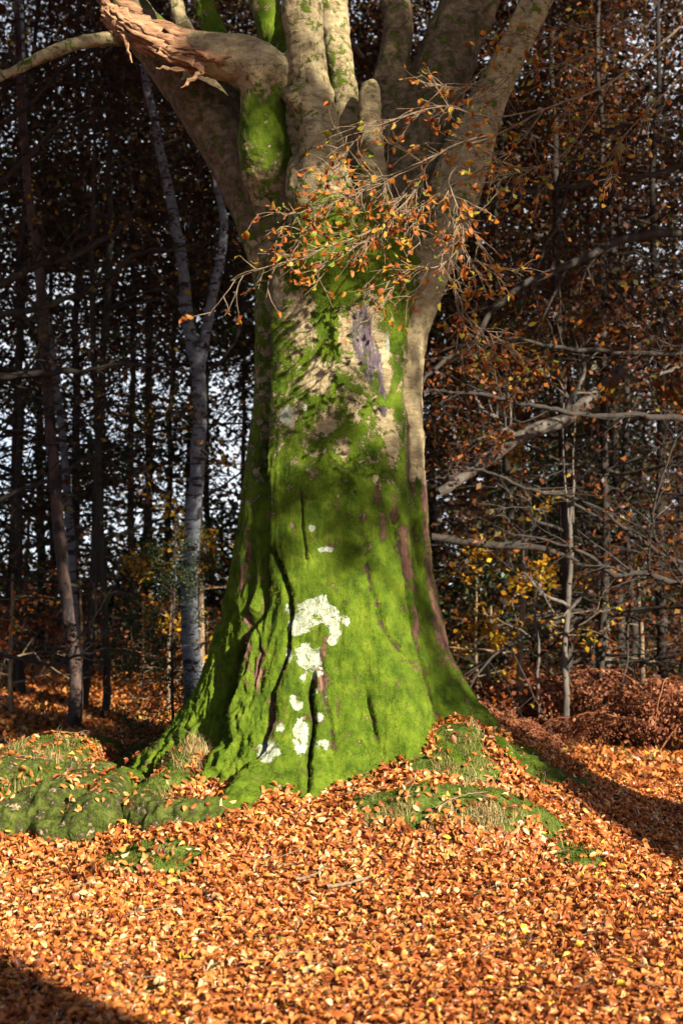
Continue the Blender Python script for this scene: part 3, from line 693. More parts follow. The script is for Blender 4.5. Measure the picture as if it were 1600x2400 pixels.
nrm = rng.normal(0, .6, pos.shape)+np.array([.1, -.5, .5])
V, F, q = leaves(pos, nrm, .052*rng.uniform(.65, 1.3, len(pos)), rng, True, .35, xd)
t = np.clip(rng.beta(2.2, 1.6, len(pos)), 0, 1); t[rng.random(len(pos)) < .1] = .95; t[rng.random(len(pos)) < .06] = 1
link('leaves', mesh_np('spray_leaves', V, F, M['leaf_orange'], True, {'t': np.repeat(t, q)}), spray)
print('spray leaves', len(pos))

# ------------------------------------------------------------------ leaf litter
rng = np.random.default_rng(31)
def scatter(n, x0, x1, y0, y1, wedge=None):
    x = rng.uniform(x0, x1, n); y = rng.uniform(y0, y1, n)
    if wedge is not None:
        k = (np.abs(x) < wedge*y+.5); x, y = x[k], y[k]
    return x, y
def gnormal(x, y, e=.03):
    return np.stack([-(gh(x+e, y)-gh(x-e, y))/(2*e), -(gh(x, y+e)-gh(x, y-e))/(2*e), np.ones(len(x))], 1)
def litter(x, y, size, detail, tilt, stack, mosskeep=.05):
    mo = moss_at(x, y); keep = rng.random(len(x)) > np.clip(mo*1.5, 0, 1)*(1-mosskeep)
    # nothing inside the trunk
    ph_ = np.arctan2(x-CX, CY-y); inside = np.hypot(x-CX, y-CY) < trunk_r(ph_, gh(x, y)+.05)-.05
    keep &= ~inside; x, y = x[keep], y[keep]
    nrm = gnormal(x, y)+rng.normal(0, tilt, (len(x), 3))
    z = gh(x, y)+.008+np.abs(rng.normal(0, stack, len(x)))
    sz = size*rng.uniform(.65, 1.3, len(x))
    V, F, q = leaves(np.stack([x, y, z], 1), nrm, sz, rng, detail, .30)
    pn = fbm(np.stack([x*1.2, y*1.2, 0*x], 1), 55, 2)*.12
    t = np.clip(rng.beta(3.0, 2.6, len(x))+pn, 0, .93)
    u = rng.random(len(x)); t[u < .03] = .94; t[u > .985] = 1; t[(u > .84) & (u < .96)] *= .3
    return V, F, np.repeat(t, q)
x1, y1 = scatter(150000, -2.9, 3.0, 5.0, 9.0, .265)
x2, y2 = scatter(130000, -4.3, 4.3, 9.0, 14.0, .27)
x3, y3 = scatter(30000, -7, 7, 3.0, 15)
x, y = np.concatenate([x1, x2, x3]), np.concatenate([y1, y2, y3])
V, F, t = litter(x, y, .052, True, .54, .02)
lm = mesh_np('leaf_litter', V, F, M['litter'], False, {'t': t})
link('fallen_leaves', lm, kind='stuff', label='deep carpet of orange and copper beech leaves around the trunk', cat='leaves')
x, y = scatter(150000, -9, 9, 13.8, 30, .28)
V, F, t = litter(x, y, .085, False, .6, .03)
link('fallen_leaves', mesh_np('far_leaf_litter', V, F, M['litter'], False, {'t': t}), kind='stuff', label='far orange leaf litter running back to the trees', cat='leaves')

# grass and moss blades
def blades(x, y, z, h, wd, rng, lean=.5, dirs=None):
    n = len(x); a = rng.uniform(0, 2*np.pi, n); ln = np.abs(rng.normal(lean, .3, n)); hh = h*rng.uniform(.5, 1.3, n)
    D_ = np.stack([np.cos(a), np.sin(a), 0*a], 1) if dirs is None else dirs
    S = np.stack([-D_[:, 1], D_[:, 0], 0*a], 1)
    b = np.stack([x, y, z], 1); up = np.array([0, 0, 1.])
    T = [0, .35, .7, 1]
    rows = []
    for t in T:
        c = b+up*(hh*(t-ln*.45*t*t))[:, None]+D_*(hh*ln*t*t)[:, None]
        wv = wd*(1-t*.85)
        rows += [c-S*wv, c+S*wv]
    V = np.stack(rows, 1).reshape(-1, 3); o = (np.arange(n)*8)[:, None, None]
    F = (o+np.array([[0, 1, 3, 2], [2, 3, 5, 4], [4, 5, 7, 6]])[None]).reshape(-1, 4)
    return V, F
rng = np.random.default_rng(41)
V_, F_, T_ = [], [], []; off = 0
TUFT = [(455, 1735, 38, 30, 420, .13, .75), (1040, 1640, 26, 26, 300, .11, .8), (1075, 1665, 40, 30, 260, .12, .75), (1060, 1720, 55, 28, 600, .07, .25), (100, 1725, 90, 16, 420, .11, .45), (150, 1755, 60, 12, 160, .12, .7),
        (60, 1800, 40, 20, 150, .1, .3), (400, 1870, 30, 14, 120, .12, .6), (370, 1860, 12, 14, 90, .16, .6), (1080, 1900, 110, 30, 500, .08, .6), (900, 1880, 60, 22, 300, .08, .6), (1130, 1890, 40, 20, 260, .12, .9), (1030, 1770, 60, 18, 320, .07, .5), (1500, 1715, 90, 14, 300, .16, .3),
        (1350, 1720, 120, 12, 260, .14, .6), (1250, 1700, 80, 8, 200, .16, .5), (320, 1640, 260, 26, 1500, .12, .75), (130, 1660, 120, 20, 300, .12, .7), (400, 1650, 40, 10, 140, .14, .4), (1200, 1690, 60, 14, 140, .14, .7), (1320, 1800, 30, 8, 60, .08, .1),
        (780, 2030, 40, 10, 50, .1, .9), (950, 2160, 25, 22, 30, .14, 1), (1180, 2160, 30, 20, 30, .12, .95), (1420, 2150, 50, 20, 50, .12, .95), (620, 2190, 30, 14, 18, .1, .95), (1240, 2250, 30, 14, 20, .12, .5), (1500, 1750, 60, 10, 160, .12, .8), (1150, 1660, 60, 14, 200, .12, .8), (380, 1960, 20, 10, 60, .06, .6)]
for (a, b, rx, ry, n, h, tc) in TUFT:
    c = G(a, b); c2 = G(a, b-ry); dy = min(abs(c2[1]-c[1]), 2.5); dx = rx*K*c[1]/F_PX
    nc = max(3, n//14); cx_ = c[0]+rng.normal(0, dx*.6, nc); cy_ = c[1]+rng.normal(0, dy*.6, nc)
    i = rng.integers(0, nc, n); x = cx_[i]+rng.normal(0, .02, n); y = cy_[i]+rng.normal(0, .02, n)
    V, F = blades(x, y, gh(x, y), h, .0022*(c[1]/9), rng, .9)
    V_.append(V); F_.append(F+off); off += len(V); T_.append(np.repeat(np.clip(rng.normal(tc, .2, n), 0, 1), 3))
link('grass', mesh_np('grass', np.concatenate(V_), np.concatenate(F_), M['dry_grass'], False, {'t': np.concatenate(T_)}), kind='stuff', label='thin tufts of dry and green grass between the roots', cat='grass')
x, y = scatter(420000, -3.2, 3.2, 8.0, 12.5)
mo = moss_at(x, y); k = mo > .45; x, y = x[k], y[k]
V, F = blades(x, y, gh(x, y)-.004, .022, .0022, rng, .5)
link('moss', mesh_np('moss', V, F, M['moss_blade'], False, {'t': np.repeat(rng.random(len(x)), 3)}), kind='stuff', label='short dense moss on the humps and roots', cat='moss')
print('moss', len(x))

# twigs lying on the leaves
def stick(name, pts, r, label, mat='bark_twig', lift=.02):
    q = [G(a, b)+np.array([0, 0, lift]) for a, b in pts]; s = smoothpath(q, 8*len(q)); s += rng.normal(0, .002, s.shape)
    c = s[0].copy(); V, F = tube(s-c, r*np.linspace(1, .5, len(s)), 8)
    return link(name, mesh_np(name, V, F, M[mat], True), None, label, 'stick', None, None, c)
stick('fallen_stick', [(750, 2068), (790, 2060), (850, 2042)], .014, 'pale bent stick lying on the leaves in the foreground', lift=.07)
stick('fallen_stick', [(680, 2048), (700, 2045), (725, 2035), (745, 2018)], .010, 'short curved stick with a hooked end in the foreground leaves', lift=.07)
stick('fallen_stick', [(30, 1880), (90, 1840), (150, 1795), (180, 1765)], .009, 'long thin stick slanting across the mossy left root', 'bark_grey', .06)
stick('fallen_stick', [(1170, 1822), (1230, 1835), (1290, 1848)], .007, 'thin dark twig on the leaves at the edge of the shadow', 'bark_dark', .03)
stick('fallen_stick', [(1000, 1880), (1060, 1850), (1120, 1842)], .006, 'fine dead stem across the mossy bank on the right', lift=.06)

rng = np.random.default_rng(45); tw = []
for k in range(260):
    y = rng.uniform(5.5, 12); x = rng.uniform(-.27, .27)*y; a = rng.uniform(0, 6.28); L_ = rng.uniform(.06, .3); n = 6
    t = np.linspace(-.5, .5, n)*L_; xs = x+t*math.cos(a)+rng.normal(0, .006, n); ys = y+t*math.sin(a)+rng.normal(0, .006, n)
    if math.hypot(x-CX, y-CY) < 1.3: continue
    zs = gh(xs, ys)+rng.uniform(.03, .055)+np.linspace(0, rng.uniform(-.02, .04), n); tw.append(tube(np.stack([xs, ys, zs], 1), np.linspace(.0035, .0015, n)*rng.uniform(.7, 1.6), 5))
V, F = join(tw); link('twig_litter', mesh_np('twig_litter', V, F, M['bark_twig'], True), kind='stuff', label='small broken twigs scattered over the fallen leaves', cat='twigs')
n = 900; y = rng.uniform(5.5, 10, n); x = rng.uniform(-.27, .27, n)*y; k = fbm(np.stack([x*2.2, y*2.2, 0*x], 1), 66, 2) > .12; x, y = x[k], y[k]
V, F = blades(x, y, gh(x, y), .13, .0018, rng, 1.2)
link('straw', mesh_np('straw', V, F, M['dry_grass'], False, {'t': np.repeat(np.clip(rng.normal(.8, .2, len(x)), 0, 1), 3)}), kind='stuff', label='thin dry grass stalks poking through the leaves', cat='grass')

# ------------------------------------------------------------------ trees behind the camera whose shadows reach into the picture
ca, sa = math.cos(SUN_AZ), math.sin(SUN_AZ)
def standing_tree(name, label, cat, x, y, r, H, seed, crown_z, group=None, mat='bark_grey', boughs=(), leafn=26, cr=3.2, leafmatn='leaf_orange', size=.13):
    rng = np.random.default_rng(seed); g = gz(x, y)
    root = link(name, None, None, label, cat, group, None, (x, y, g))
    zt = np.linspace(-.3, H, 26); c = np.stack([np.cumsum(rng.normal(0, .02, 26)), np.cumsum(rng.normal(0, .02, 26)), zt], 1)
    rr = r*(1-.55*zt/H)+r*.7*np.exp(-np.clip(zt, 0, 9)/.5)
    if r > .8: rr = np.where(zt > 12.4, np.minimum(rr, .24), rr*(1+.25*(zt > 3)))
    out = [(c, rr)]; tips = []
    for k in range(12):
        i = rng.integers(int(26*crown_z/H), 25); a = rng.uniform(0, 6.28)
        grow(rng, c[i].copy(), np.array([math.cos(a), math.sin(a), rng.uniform(.2, .9)]), cr, rr[i]*.4, 2, out, tips, .18, 0, 6, (3, 5))
    for (p0z, pts, n) in boughs:
        q = smoothpath(pts, 14)-np.array([x, y, g]); out.append((q, np.linspace(.08, .015, 14)))
        for k in range(n):
            i = rng.integers(6, 14)
            grow(rng, q[i].copy(), rng.normal(size=3)*[1, 1, .4], .7, .012, 1, out, tips, .2, 0, 5, (2, 3))
    org_ = np.array([x, y, g])
    def blocks(p):
        w_ = p+org_; pq = w_[:, 0]*ca+w_[:, 1]*sa; return ((pq > 4.7) & (pq < 7.1) & (w_[:, 2]-.445*(10.2-w_[:, 1])/ca < 7.1)).any()
    out = [o for n_, o in enumerate(out) if n_ == 0 or not blocks(o[0]) or (boughs and o[1][0] > .02 and o[0][0, 2] < 10)]
    V, F = tubes_mesh(out, .004, 14); link('trunk', mesh_np(name, V, F, M[mat], True), root)
    pos, nrm, sz = tip_leaves(tips, rng, leafn, size, .15)
    nc = 90; ctr = np.stack([rng.normal(0, cr*.62, nc), rng.normal(0, cr*.62, nc), rng.uniform(crown_z+.6, H+.5, nc)], 1)  # dense clumps added so the unseen crown shades the wood behind
    m = 150; pp = (ctr[:, None]+rng.normal(0, .55, (nc, m, 3))).reshape(-1, 3); pos = np.concatenate([pos, pp]); nrm = rng.normal(size=pos.shape); sz = np.concatenate([sz, np.full(len(pp), .2)])
    wx, wy = pos[:, 0]+x, pos[:, 1]+y; pq = wx*ca+wy*sa; s__ = (10.2-wy)/ca
    k = ((pq > 7.25) | (pq < 4.6) | (pos[:, 2]+g-.445*s__ > 7.2) | (pos[:, 2] < crown_z-.5))
    pos, nrm, sz = pos[k], nrm[k], sz[k]
    V, F, q = leaves(pos, nrm, sz, rng, False)
    link('crown', mesh_np(name+'_crown', V, F, M[leafmatn], False, {'t': np.repeat(rng.random(len(pos)), q)}), root)
    return root
def pd(p, d): return (p-math.sin(SUN_AZ)*d)/math.cos(SUN_AZ)
def sunward(pt, s): return np.array(pt)+np.array([sa*s, -ca*s, math.tan(SUN_EL)*s])
t1 = sunward((.05, 9.85, 2.75), 17)  # tip of an added bough, set sunward to dapple the trunk
standing_tree('beech_tree', 'tall beech standing in the open to the right of the viewer', 'tree', pd(8.1, -4), -4, .9, 28, 101, 17, boughs=[(8.5, [[pd(8.1, -4), -4, 8.6], (np.array([pd(8.1, -4), -4, 8.9])+t1)/2+[0, 0, .3], t1], 6)], leafn=20, cr=4.5)
S1 = [o for o in sc.objects if o.get('label', '').startswith('tall beech standing')][0]
rng = np.random.default_rng(88); o_, pos = [], []  # leaf clusters added out of view, sunward of each target, to shade it
SHADE_TG = [((740, 1075, 9.8), .12), ((790, 1100, 9.8), .15), ((850, 1130, 9.8), .16), ((700, 1130, 9.8), .12), ((890, 1165, 9.8), .13), ((780, 1220, 9.8), .13), ((820, 1270, 9.8), .08), ((740, 985, 9.8), .08), ((800, 960, 9.8), .09), ((880, 1040, 9.9), .12),
      ((820, 900, 9.9), .12), ((650, 960, 9.9), .08), ((700, 650, 9.9), .1), ((640, 640, 9.9), .12), ((800, 620, 9.9), .14), ((870, 640, 9.9), .18),
      ((600, 500, 10.4), .2), ((210, 95, 10.6), .12), ((265, 92, 10.6), .12), ((150, 108, 10.6), .1), ((90, 132, 10.5), .1), ((560, 420, 10.4), .16), ((615, 400, 10.4), .1), ((540, 350, 10.4), .12), ((500, 300, 10.4), .13), ((460, 250, 10.4), .14), ((420, 200, 10.4), .12), ((380, 150, 10.4), .1),
      ((920, 560, 10.2), .25), ((960, 480, 10.2), 0.520), ((1000, 380, 10.3), 0.494), ((940, 330, 10.4), 0.286), ((1000, 240, 10.5), 0.455), ((915, 200, 10.6), .2), ((1060, 150, 10.6), 0.494), ((1100, 60, 10.7), 0.455), ((915, 60, 10.7), .18), ((1080, 290, 10.4), 0.364), ((1050, 460, 10.3), 0.416), ((1010, 560, 10.2), 0.390), ((1110, 200, 10.4), 0.195),  ((470, 120, 9.9), .07), ((500, 170, 9.9), .09), ((425, 130, 9.9), .07), ((1000, 620, 10.2), .2), ((1040, 520, 10.2), .28), ((1150, 120, 10.3), .12), ((1090, 400, 10.3), .25),
      ((970, 680, 10.1), .17), ((970, 800, 10.1), .14), ((960, 950, 10.1), .14), ((970, 1080, 10.1), .14), ((965, 1200, 10.1), .13), ((975, 1300, 10.1), .13), ((990, 1400, 10.1), .13), ((1010, 1480, 10.1), .14), ((1030, 1560, 10.1), .16), ((1060, 1620, 10.1), .18), ((1100, 1690, 10.3), .2), ((1180, 1760, 10.4), .24), ((1280, 1800, 10.6), .3), ((1400, 1850, 10.8), .35), ((1210, 1790, 10), .2)]
for (pp, R_) in SHADE_TG:
    sd = 15.5+rng.uniform(-1, 1); c = sunward(P(*pp), sd)
    n = int(max(30, R_*R_*math.pi/.0065*(6.5 if pp[1] < 600 else 2.8))); l = np.stack([rng.normal(0, R_*.62, n) for _ in range(3)], 1)
    pos.append(c+l+np.outer(rng.normal(0, .5, n), np.array(SDIR)))
    base_ = np.array([S1.location.x, S1.location.y, c[2]-1.2]); o_.append((smoothpath([base_, (base_+c)/2+[0, 0, .25], c], 10), np.linspace(.05, .008, 10)))
pos = np.concatenate(pos); org = np.array(S1.location)
V, F = join([tube(p-org, r, 5) for p, r in o_]); link('boughs', mesh_np('shade_boughs', V, F, M['bark_grey'], True), S1)  # boughs added to carry the shading clusters
V, F, q = leaves(pos-org, rng.normal(size=pos.shape), np.full(len(pos), .13), rng, False)
link('foliage', mesh_np('shade_leaves', V, F, M['leaf_orange'], False, {'t': np.repeat(rng.random(len(pos)), q)}), S1)  # added leaves that only cast shade on the stem, limbs and ground
standing_tree('beech_tree', 'second tall beech behind and to the right of the viewer', 'tree', pd(9.0, -7), -7, .95, 30, 102, 18.5, cr=4.5)
standing_tree('beech_tree', 'third tall beech added out of view at right to shade the wood', 'tree', pd(20, 0), 0, .5, 24, 104, 13, cr=4.5)  # unseen tree added for the shade of its crown
standing_tree('beech_tree', 'beech close behind the viewer whose trunk shades the near left corner', 'tree', pd(2.5, -5), -5, .72, 17, 103, 13)

# ------------------------------------------------------------------ woodland behind
def children(o): return [c for c in bpy.data.objects if c.parent == o]
def copy_tree(o, parent=None):
    c = o.copy(); sc.collection.objects.link(c)
    if parent: c.parent = parent
    for ch in children(o): copy_tree(ch, c)
    return c
def proto(seed, H, r, lowest, L0, mat, leafm, per, size, nb, flat=.25, droop=.1, lev=3, tmean=.45, spread=.25, trunk_lean=.03, kids=(3, 5)):
    rng = np.random.default_rng(seed)
    zt = np.linspace(-.3, H, 22); c = np.stack([np.cumsum(rng.normal(0, trunk_lean*H/12, 22)), np.cumsum(rng.normal(0, trunk_lean*H/12, 22)), zt], 1)
    c[:, :2] -= c[1, :2]; rr = r*(1-.85*np.clip(zt, 0, H)/H)+.012
    out = [(c, rr)]; tips = []
    for k in range(nb):
        zb = lowest+(H-lowest)*((k+rng.random())/nb)**1.1; i = min(int((zb+.3)/(H+.3)*21), 20); a = rng.uniform(0, 6.28)
        L = L0*(1-.6*(zb-lowest)/(H-lowest+.1))*rng.uniform(.7, 1.2)
        grow(rng, c[i].copy(), np.array([math.cos(a), math.sin(a), rng.uniform(-.05, .5)]), L, rr[i]*.45, lev-1, out, tips, .2, droop, 7, kids, (.4, .9), flat, (.4, .65))
    V, F = tubes_mesh(out, .003, 9, 3); tm = mesh_np('tree_trunk', V, F, M[mat], True)
    pos, nrm, sz = tip_leaves(tips, rng, per, size, spread, 1.1)
    V, F, q = leaves(pos, nrm, sz, rng, False)
    fm = mesh_np('tree_leaves', V, F, M[leafm], False, {'t': np.repeat(np.clip(rng.normal(tmean, .28, len(pos)), 0, 1), q)})
    print('proto', seed, len(pos), len(out))
    return tm, fm
PRO = {
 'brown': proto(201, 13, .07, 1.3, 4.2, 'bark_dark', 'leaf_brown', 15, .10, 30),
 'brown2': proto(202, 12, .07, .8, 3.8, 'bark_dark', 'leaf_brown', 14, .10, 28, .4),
 'orange': proto(203, 12, .07, 1.2, 4.0, 'bark_dark', 'leaf_orange_shaded', 13, .10, 28, .25, .1, 3, .25),
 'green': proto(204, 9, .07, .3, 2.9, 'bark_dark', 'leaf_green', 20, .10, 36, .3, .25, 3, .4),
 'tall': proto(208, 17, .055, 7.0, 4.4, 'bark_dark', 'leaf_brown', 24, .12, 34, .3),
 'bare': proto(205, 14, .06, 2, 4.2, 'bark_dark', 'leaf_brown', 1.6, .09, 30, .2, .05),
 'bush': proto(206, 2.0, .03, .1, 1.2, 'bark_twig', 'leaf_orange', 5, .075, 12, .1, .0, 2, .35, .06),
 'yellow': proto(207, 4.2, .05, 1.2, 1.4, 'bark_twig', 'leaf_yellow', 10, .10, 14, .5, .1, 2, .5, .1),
}
made = {}
def put(kind, px, d, label, cat='tree', name='woodland_tree', group='trees of the wood behind the beech', rot=0., s=1.0, zs=1.0):
    x = (px*K-800)/F_PX*d
    if kind not in made:
        tm, fm = PRO[kind]; root = link(name, None); link('trunk', tm, root); link('foliage', fm, root); made[kind] = root
    else:
        root = copy_tree(made[kind]); root.name = name
    root.location = (x, d, gz(x, d)); root.rotation_euler = (0, 0, rot); root.scale = (s, s, s*zs)
    root['label'] = label; root['category'] = cat; root['group'] = group
    return root
side = lambda px: 'far left' if px < 150 else 'left' if px < 430 else 'just left of the big trunk' if px < 700 else 'behind the big trunk' if px < 900 else 'just right of the big trunk' if px < 1150 else 'right' if px < 1400 else 'far right'
TREES = [('brown', 40, 22, 0, 1.0), ('brown', 330, 24, 1.3, 1.05), ('bare', 200, 19.5, .4, 1.0), ('green', 440, 27, 1.4, 1.1),
 ('green', 640, 23.5, 3.3, .9), ('green', -60, 23, 5, 1.1), ('green', 90, 27, .6, 1.3), ('brown2', 170, 23, 1.9, 1.1), ('tall', 120, 30, 5.5, 1.1), ('tall', 330, 32, 2.5, 1.1), 
 ('orange', 1150, 21, 0, 1.0), ('orange', 1420, 23, 1.2, 1.1), ('brown', 1290, 19.5, 3.1, 1.0), ('brown2', 1520, 20, 5.1, 1.05), ('orange', 1010, 24, 2.5, 1.1), ('brown', 1100, 29, 4.4, 1.2),
 ('brown2', 1350, 28, .6, 1.25), ('green', 1230, 26, 2.4, .95), ('green', 1480, 30, .9, 1.0), ('bare', 1380, 18.8, 1.9, .95), ('orange', 1650, 22, 3.6, 1.1), ('brown', 830, 26, 2.8, 1.2), ('bare', -40, 20, 3.9, 1.05),
 ('orange', 780, 34, 4.1, 1.3), ('brown2', 1180, 37, .3, 1.3), ('brown2', 1600, 35, 3.0, 1.4), ('green', 950, 22, .2, .8), ('tall', 230, 28, 1.5, 1), ('tall', 50, 21, .5, .95), ('tall', 300, 23, 4.4, .95), ('tall', 480, 26, 5.1, 1), ('tall', 1310, 27, 1.0, 1), ('tall', 1440, 22, 4.0, .95), ('green', 1130, 30, 3.2, 1.5), ('tall', 1080, 24, 2.0, .95), ('tall', 380, 25, 3, 1), ('tall', 560, 30, 4.5, 1), ('tall', 1200, 26, .7, 1), ('tall', 1560, 27, 3.7, 1), ('tall', 900, 30, 1.1, 1.1)]
WORD = {'brown': 'dark tree with copper brown leaves', 'brown2': 'bushy dark tree with low brown boughs', 'orange': 'tree with rusty orange autumn leaves', 'green': 'dense dark green evergreen tree', 'tall': 'tall straight tree with high brown crown', 'bare': 'nearly bare tree of thin dark branches'}
from collections import Counter
cnt = Counter(); ORD = ['', 'nearer ', 'deeper ', 'farther ', 'farthest ']
for kind, px, d, rot, s in sorted(TREES, key=lambda t: t[2]):
    k = (kind[:5], side(px)); n = cnt[k]; cnt[k] += 1
    put(kind, px, d, f"{WORD[kind]}, {side(px)}{['', ', second back', ', third back', ', fourth back', ', fifth back'][n]}", rot=rot, s=s)
for n, (px, d, rot, s, lb) in enumerate([(30, 19, 0, 1.0, 'copper leaved low shrub at the left edge of the clearing'), (130, 23.5, 2, 1.0, 'small rusty shrub in front of the red barked trunk'), (330, 21.5, 3, .75, 'thin twiggy shrub with pink brown leaves, left of the trunk'),
        (420, 24, 4, 1.0, 'brown leaved shrub just left of the buttress'), (60, 26, 2.2, 1.6, 'tall copper shrub behind the one at the left edge'), (190, 21, 5.5, .9, 'low copper shrub between the pale thin birch and the dark stem'), (390, 19.5, 1.4, .9, 'twiggy shrub at the foot of the forked birch'), (300, 27, 3.7, 1.7, 'large rusty shrub deep in the wood at left'), (-20, 20, .8, 1.2, 'copper shrub cut by the left picture edge'), (510, 26, 2.9, 1.5, 'tall rusty shrub seen beside the left buttress'), (240, 25.5, 1, 1.2, 'brown shrub behind the left clearing'), (480, 20, 5, .7, 'small shrub half hidden behind the left buttress'), (1120, 19.5, 1, .9, 'orange leaved shrub beside the right buttress'), (1260, 22, 3, 1.2, 'orange shrub behind the slender sapling'), (1470, 21, 4.5, 1.2, 'rusty shrub behind the bracken at the right edge')]):
    put('bush', px, d, lb, 'shrub', 'shrub', 'shrubs at the edge of the wood', rot, s)
for (px, d, rot, s, lb) in [(1195, 18.5, 0, .95, 'small tree with a bright cluster of yellow and orange leaves'), (470, 19, 2, .9, 'slender tree with a few yellow leaves near the forked birch'), (1090, 20, 4, .55, 'low yellow leaved seedling beside the right flank')]:
    put('yellow', px, d, lb, 'tree', 'yellow_leaved_tree', 'small yellow leaved trees', rot, s)

def custom_tree(name, label, cat, trunks, mat, boughs=(), leafm=None, per=4, size=.08, sub=6, seed=1, group=None, tmean=.45, subl=.9):
    rng = np.random.default_rng(seed)
    b = P(*trunks[0][0][:3]); gap_ = b[2]-gz(b[0], b[1]); b[2] -= gap_; out, tips = [], []
    rooted = gap_ > 0 and name != 'fallen_branch' and 'leaning' not in label
    for pts in trunks:
        q = np.array([[*P(a, c, d), r] for a, c, d, r in pts])
        if rooted and pts is trunks[0]: q = np.concatenate([[[q[0, 0], q[0, 1], b[2]-.1, q[0, 3]*1.25]], q])
        s = smoothpath(q, 9*len(q)); s[:, :3] += np.cumsum(rng.normal(0, .004, (len(s), 3)), 0)
        out.append((s[:, :3]-b, s[:, 3]))
    th = [tube(p, r, 14, wob=.008) for p, r in out]; V, F = join(th)
    root = link(name, None, None, label, cat, group, None, b)
    link('trunk', mesh_np(name, V, F, M[mat], True), root)
    out = []
    for pts in boughs:
        q = np.array([[*P(a, c, d), r] for a, c, d, r in pts]); s = smoothpath(q, 8*len(q)); s[:, :3] += np.cumsum(rng.normal(0, .012, (len(s), 3)), 0)
        p = s[:, :3]-b; out.append((p, s[:, 3]))
        for k in range(sub):
            i = rng.integers(2, len(p)-1); dd = p[i]-p[i-1]; dd /= np.linalg.norm(dd)
            grow(rng, p[i].copy(), dd*.7+perp(dd, rng)*rng.uniform(.4, 1), subl*rng.uniform(.5, 1.3), s[i, 3]*.5, 2, out, tips, .22, .05, 6, (2, 4), (.4, .9))
    if out:
        V, F = tubes_mesh(out, .002, 9, 4); link('branches', mesh_np(name+'_branches', V, F, M['bark_dark'] if mat in ('bark_birch', 'bark_red') else M[mat], True), root)
    if leafm and tips:
        pos, nrm, sz = tip_leaves(tips, rng, per, size, .08); V, F, q = leaves(pos, nrm, sz, rng, False)
        link('foliage', mesh_np(name+'_leaves', V, F, M[leafm], False, {'t': np.repeat(np.clip(rng.normal(tmean, .25, len(pos)), 0, 1), q)}), root)
    return root
put('green', 400, 16.6, 'low dark evergreen shrub in front of the forked birch', 'shrub', 'evergreen_shrub', 'evergreen shrubs', 1.0, .30)
custom_tree('birch_tree', 'shaded grey white birch forking into two stems, left of the trunk', 'tree',
  [[(448, 1560, 17.5, 0.1280), (440, 1350, 17.5, 0.1120), (452, 1150, 17.5, 0.1000), (463, 980, 17.5, 0.0960), (458, 850, 17.5, 0.0920), (438, 740, 17.5, 0.0840), (428, 620, 17.5, 0.0760), (408, 500, 17.5, 0.0680), (386, 370, 17.5, 0.0640), (365, 260, 17.5, 0.0560), (345, 140, 17.5, 0.0480), (320, -60, 17.5, 0.0320)],
   [(460, 850, 17.5, 0.0720), (474, 770, 17.5, 0.0680), (492, 680, 17.5, 0.0680), (508, 600, 17.5, 0.0640), (514, 520, 17.5, 0.0560), (498, 440, 17.5, 0.0400), (490, 330, 17.6, .04), (470, 150, 17.6, .03)]], 'bark_birch',
  [[(440, 740, 17.5, 0.0240), (400, 690, 17.5, 0.0200), (345, 620, 17.4, .012)], [(455, 880, 17.5, 0.0240), (540, 760, 17.6, .02), (560, 600, 17.6, .01)], [(430, 620, 17.5, 0.0240), (380, 560, 17.6, .02), (300, 480, 17.6, .01)], [(450, 950, 17.5, 0.0280), (380, 945, 17.4, .025), (320, 965, 17.4, .012)]], 'leaf_yellow', 1.2, .07, 5, 301)
custom_tree('pine_tree', 'slender tree with reddish flaking bark near the left edge', 'tree',
  [[(172, 1540, 18.5, 0.0884), (158, 1400, 18.5, 0.0850), (140, 1200, 18.5, 0.0816), (122, 1000, 18.5, 0.0748), (108, 800, 18.5, 0.0680), (98, 640, 18.5, 0.0646), (75, 450, 18.5, 0.0578), (60, 300, 18.5, 0.0544), (50, 100, 18.5, 0.0476), (40, -80, 18.5, 0.0340)]], 'bark_red',
  [[(110, 840, 18.5, 0.0272), (60, 850, 18.4, .03), (-20, 870, 18.3, .02)], [(120, 1000, 18.5, 0.0204), (240, 930, 18.5, 0.0136), (330, 880, 18.5, 0.0068)]], 'leaf_green', 5, .08, 6, 302)
custom_tree('birch_tree', 'thin pale birch beside the red barked trunk at the left', 'tree',
  [[(176, 1500, 20, .07), (168, 1300, 20, .065), (150, 1000, 20, .06), (108, 700, 20, .055), (76, 500, 20, .055), (60, 350, 20, .05), (55, 0, 20, .03)]], 'bark_birch', [], None, seed=303)
custom_tree('sapling', 'thin straight dark stem left of the forked birch', 'tree',
  [[(245, 1480, 19, .05), (232, 1200, 19, .048), (222, 900, 19, .045), (214, 700, 19, .04), (212, 500, 19, .035), (215, 200, 19, .02), (215, -50, 19, .012)]], 'bark_dark',
  [[(222, 880, 19, .025), (300, 800, 19, .02), (390, 790, 19, .01)], [(214, 700, 19, .02), (150, 600, 19, .01)]], 'leaf_brown', 2, .08, 5, 304)
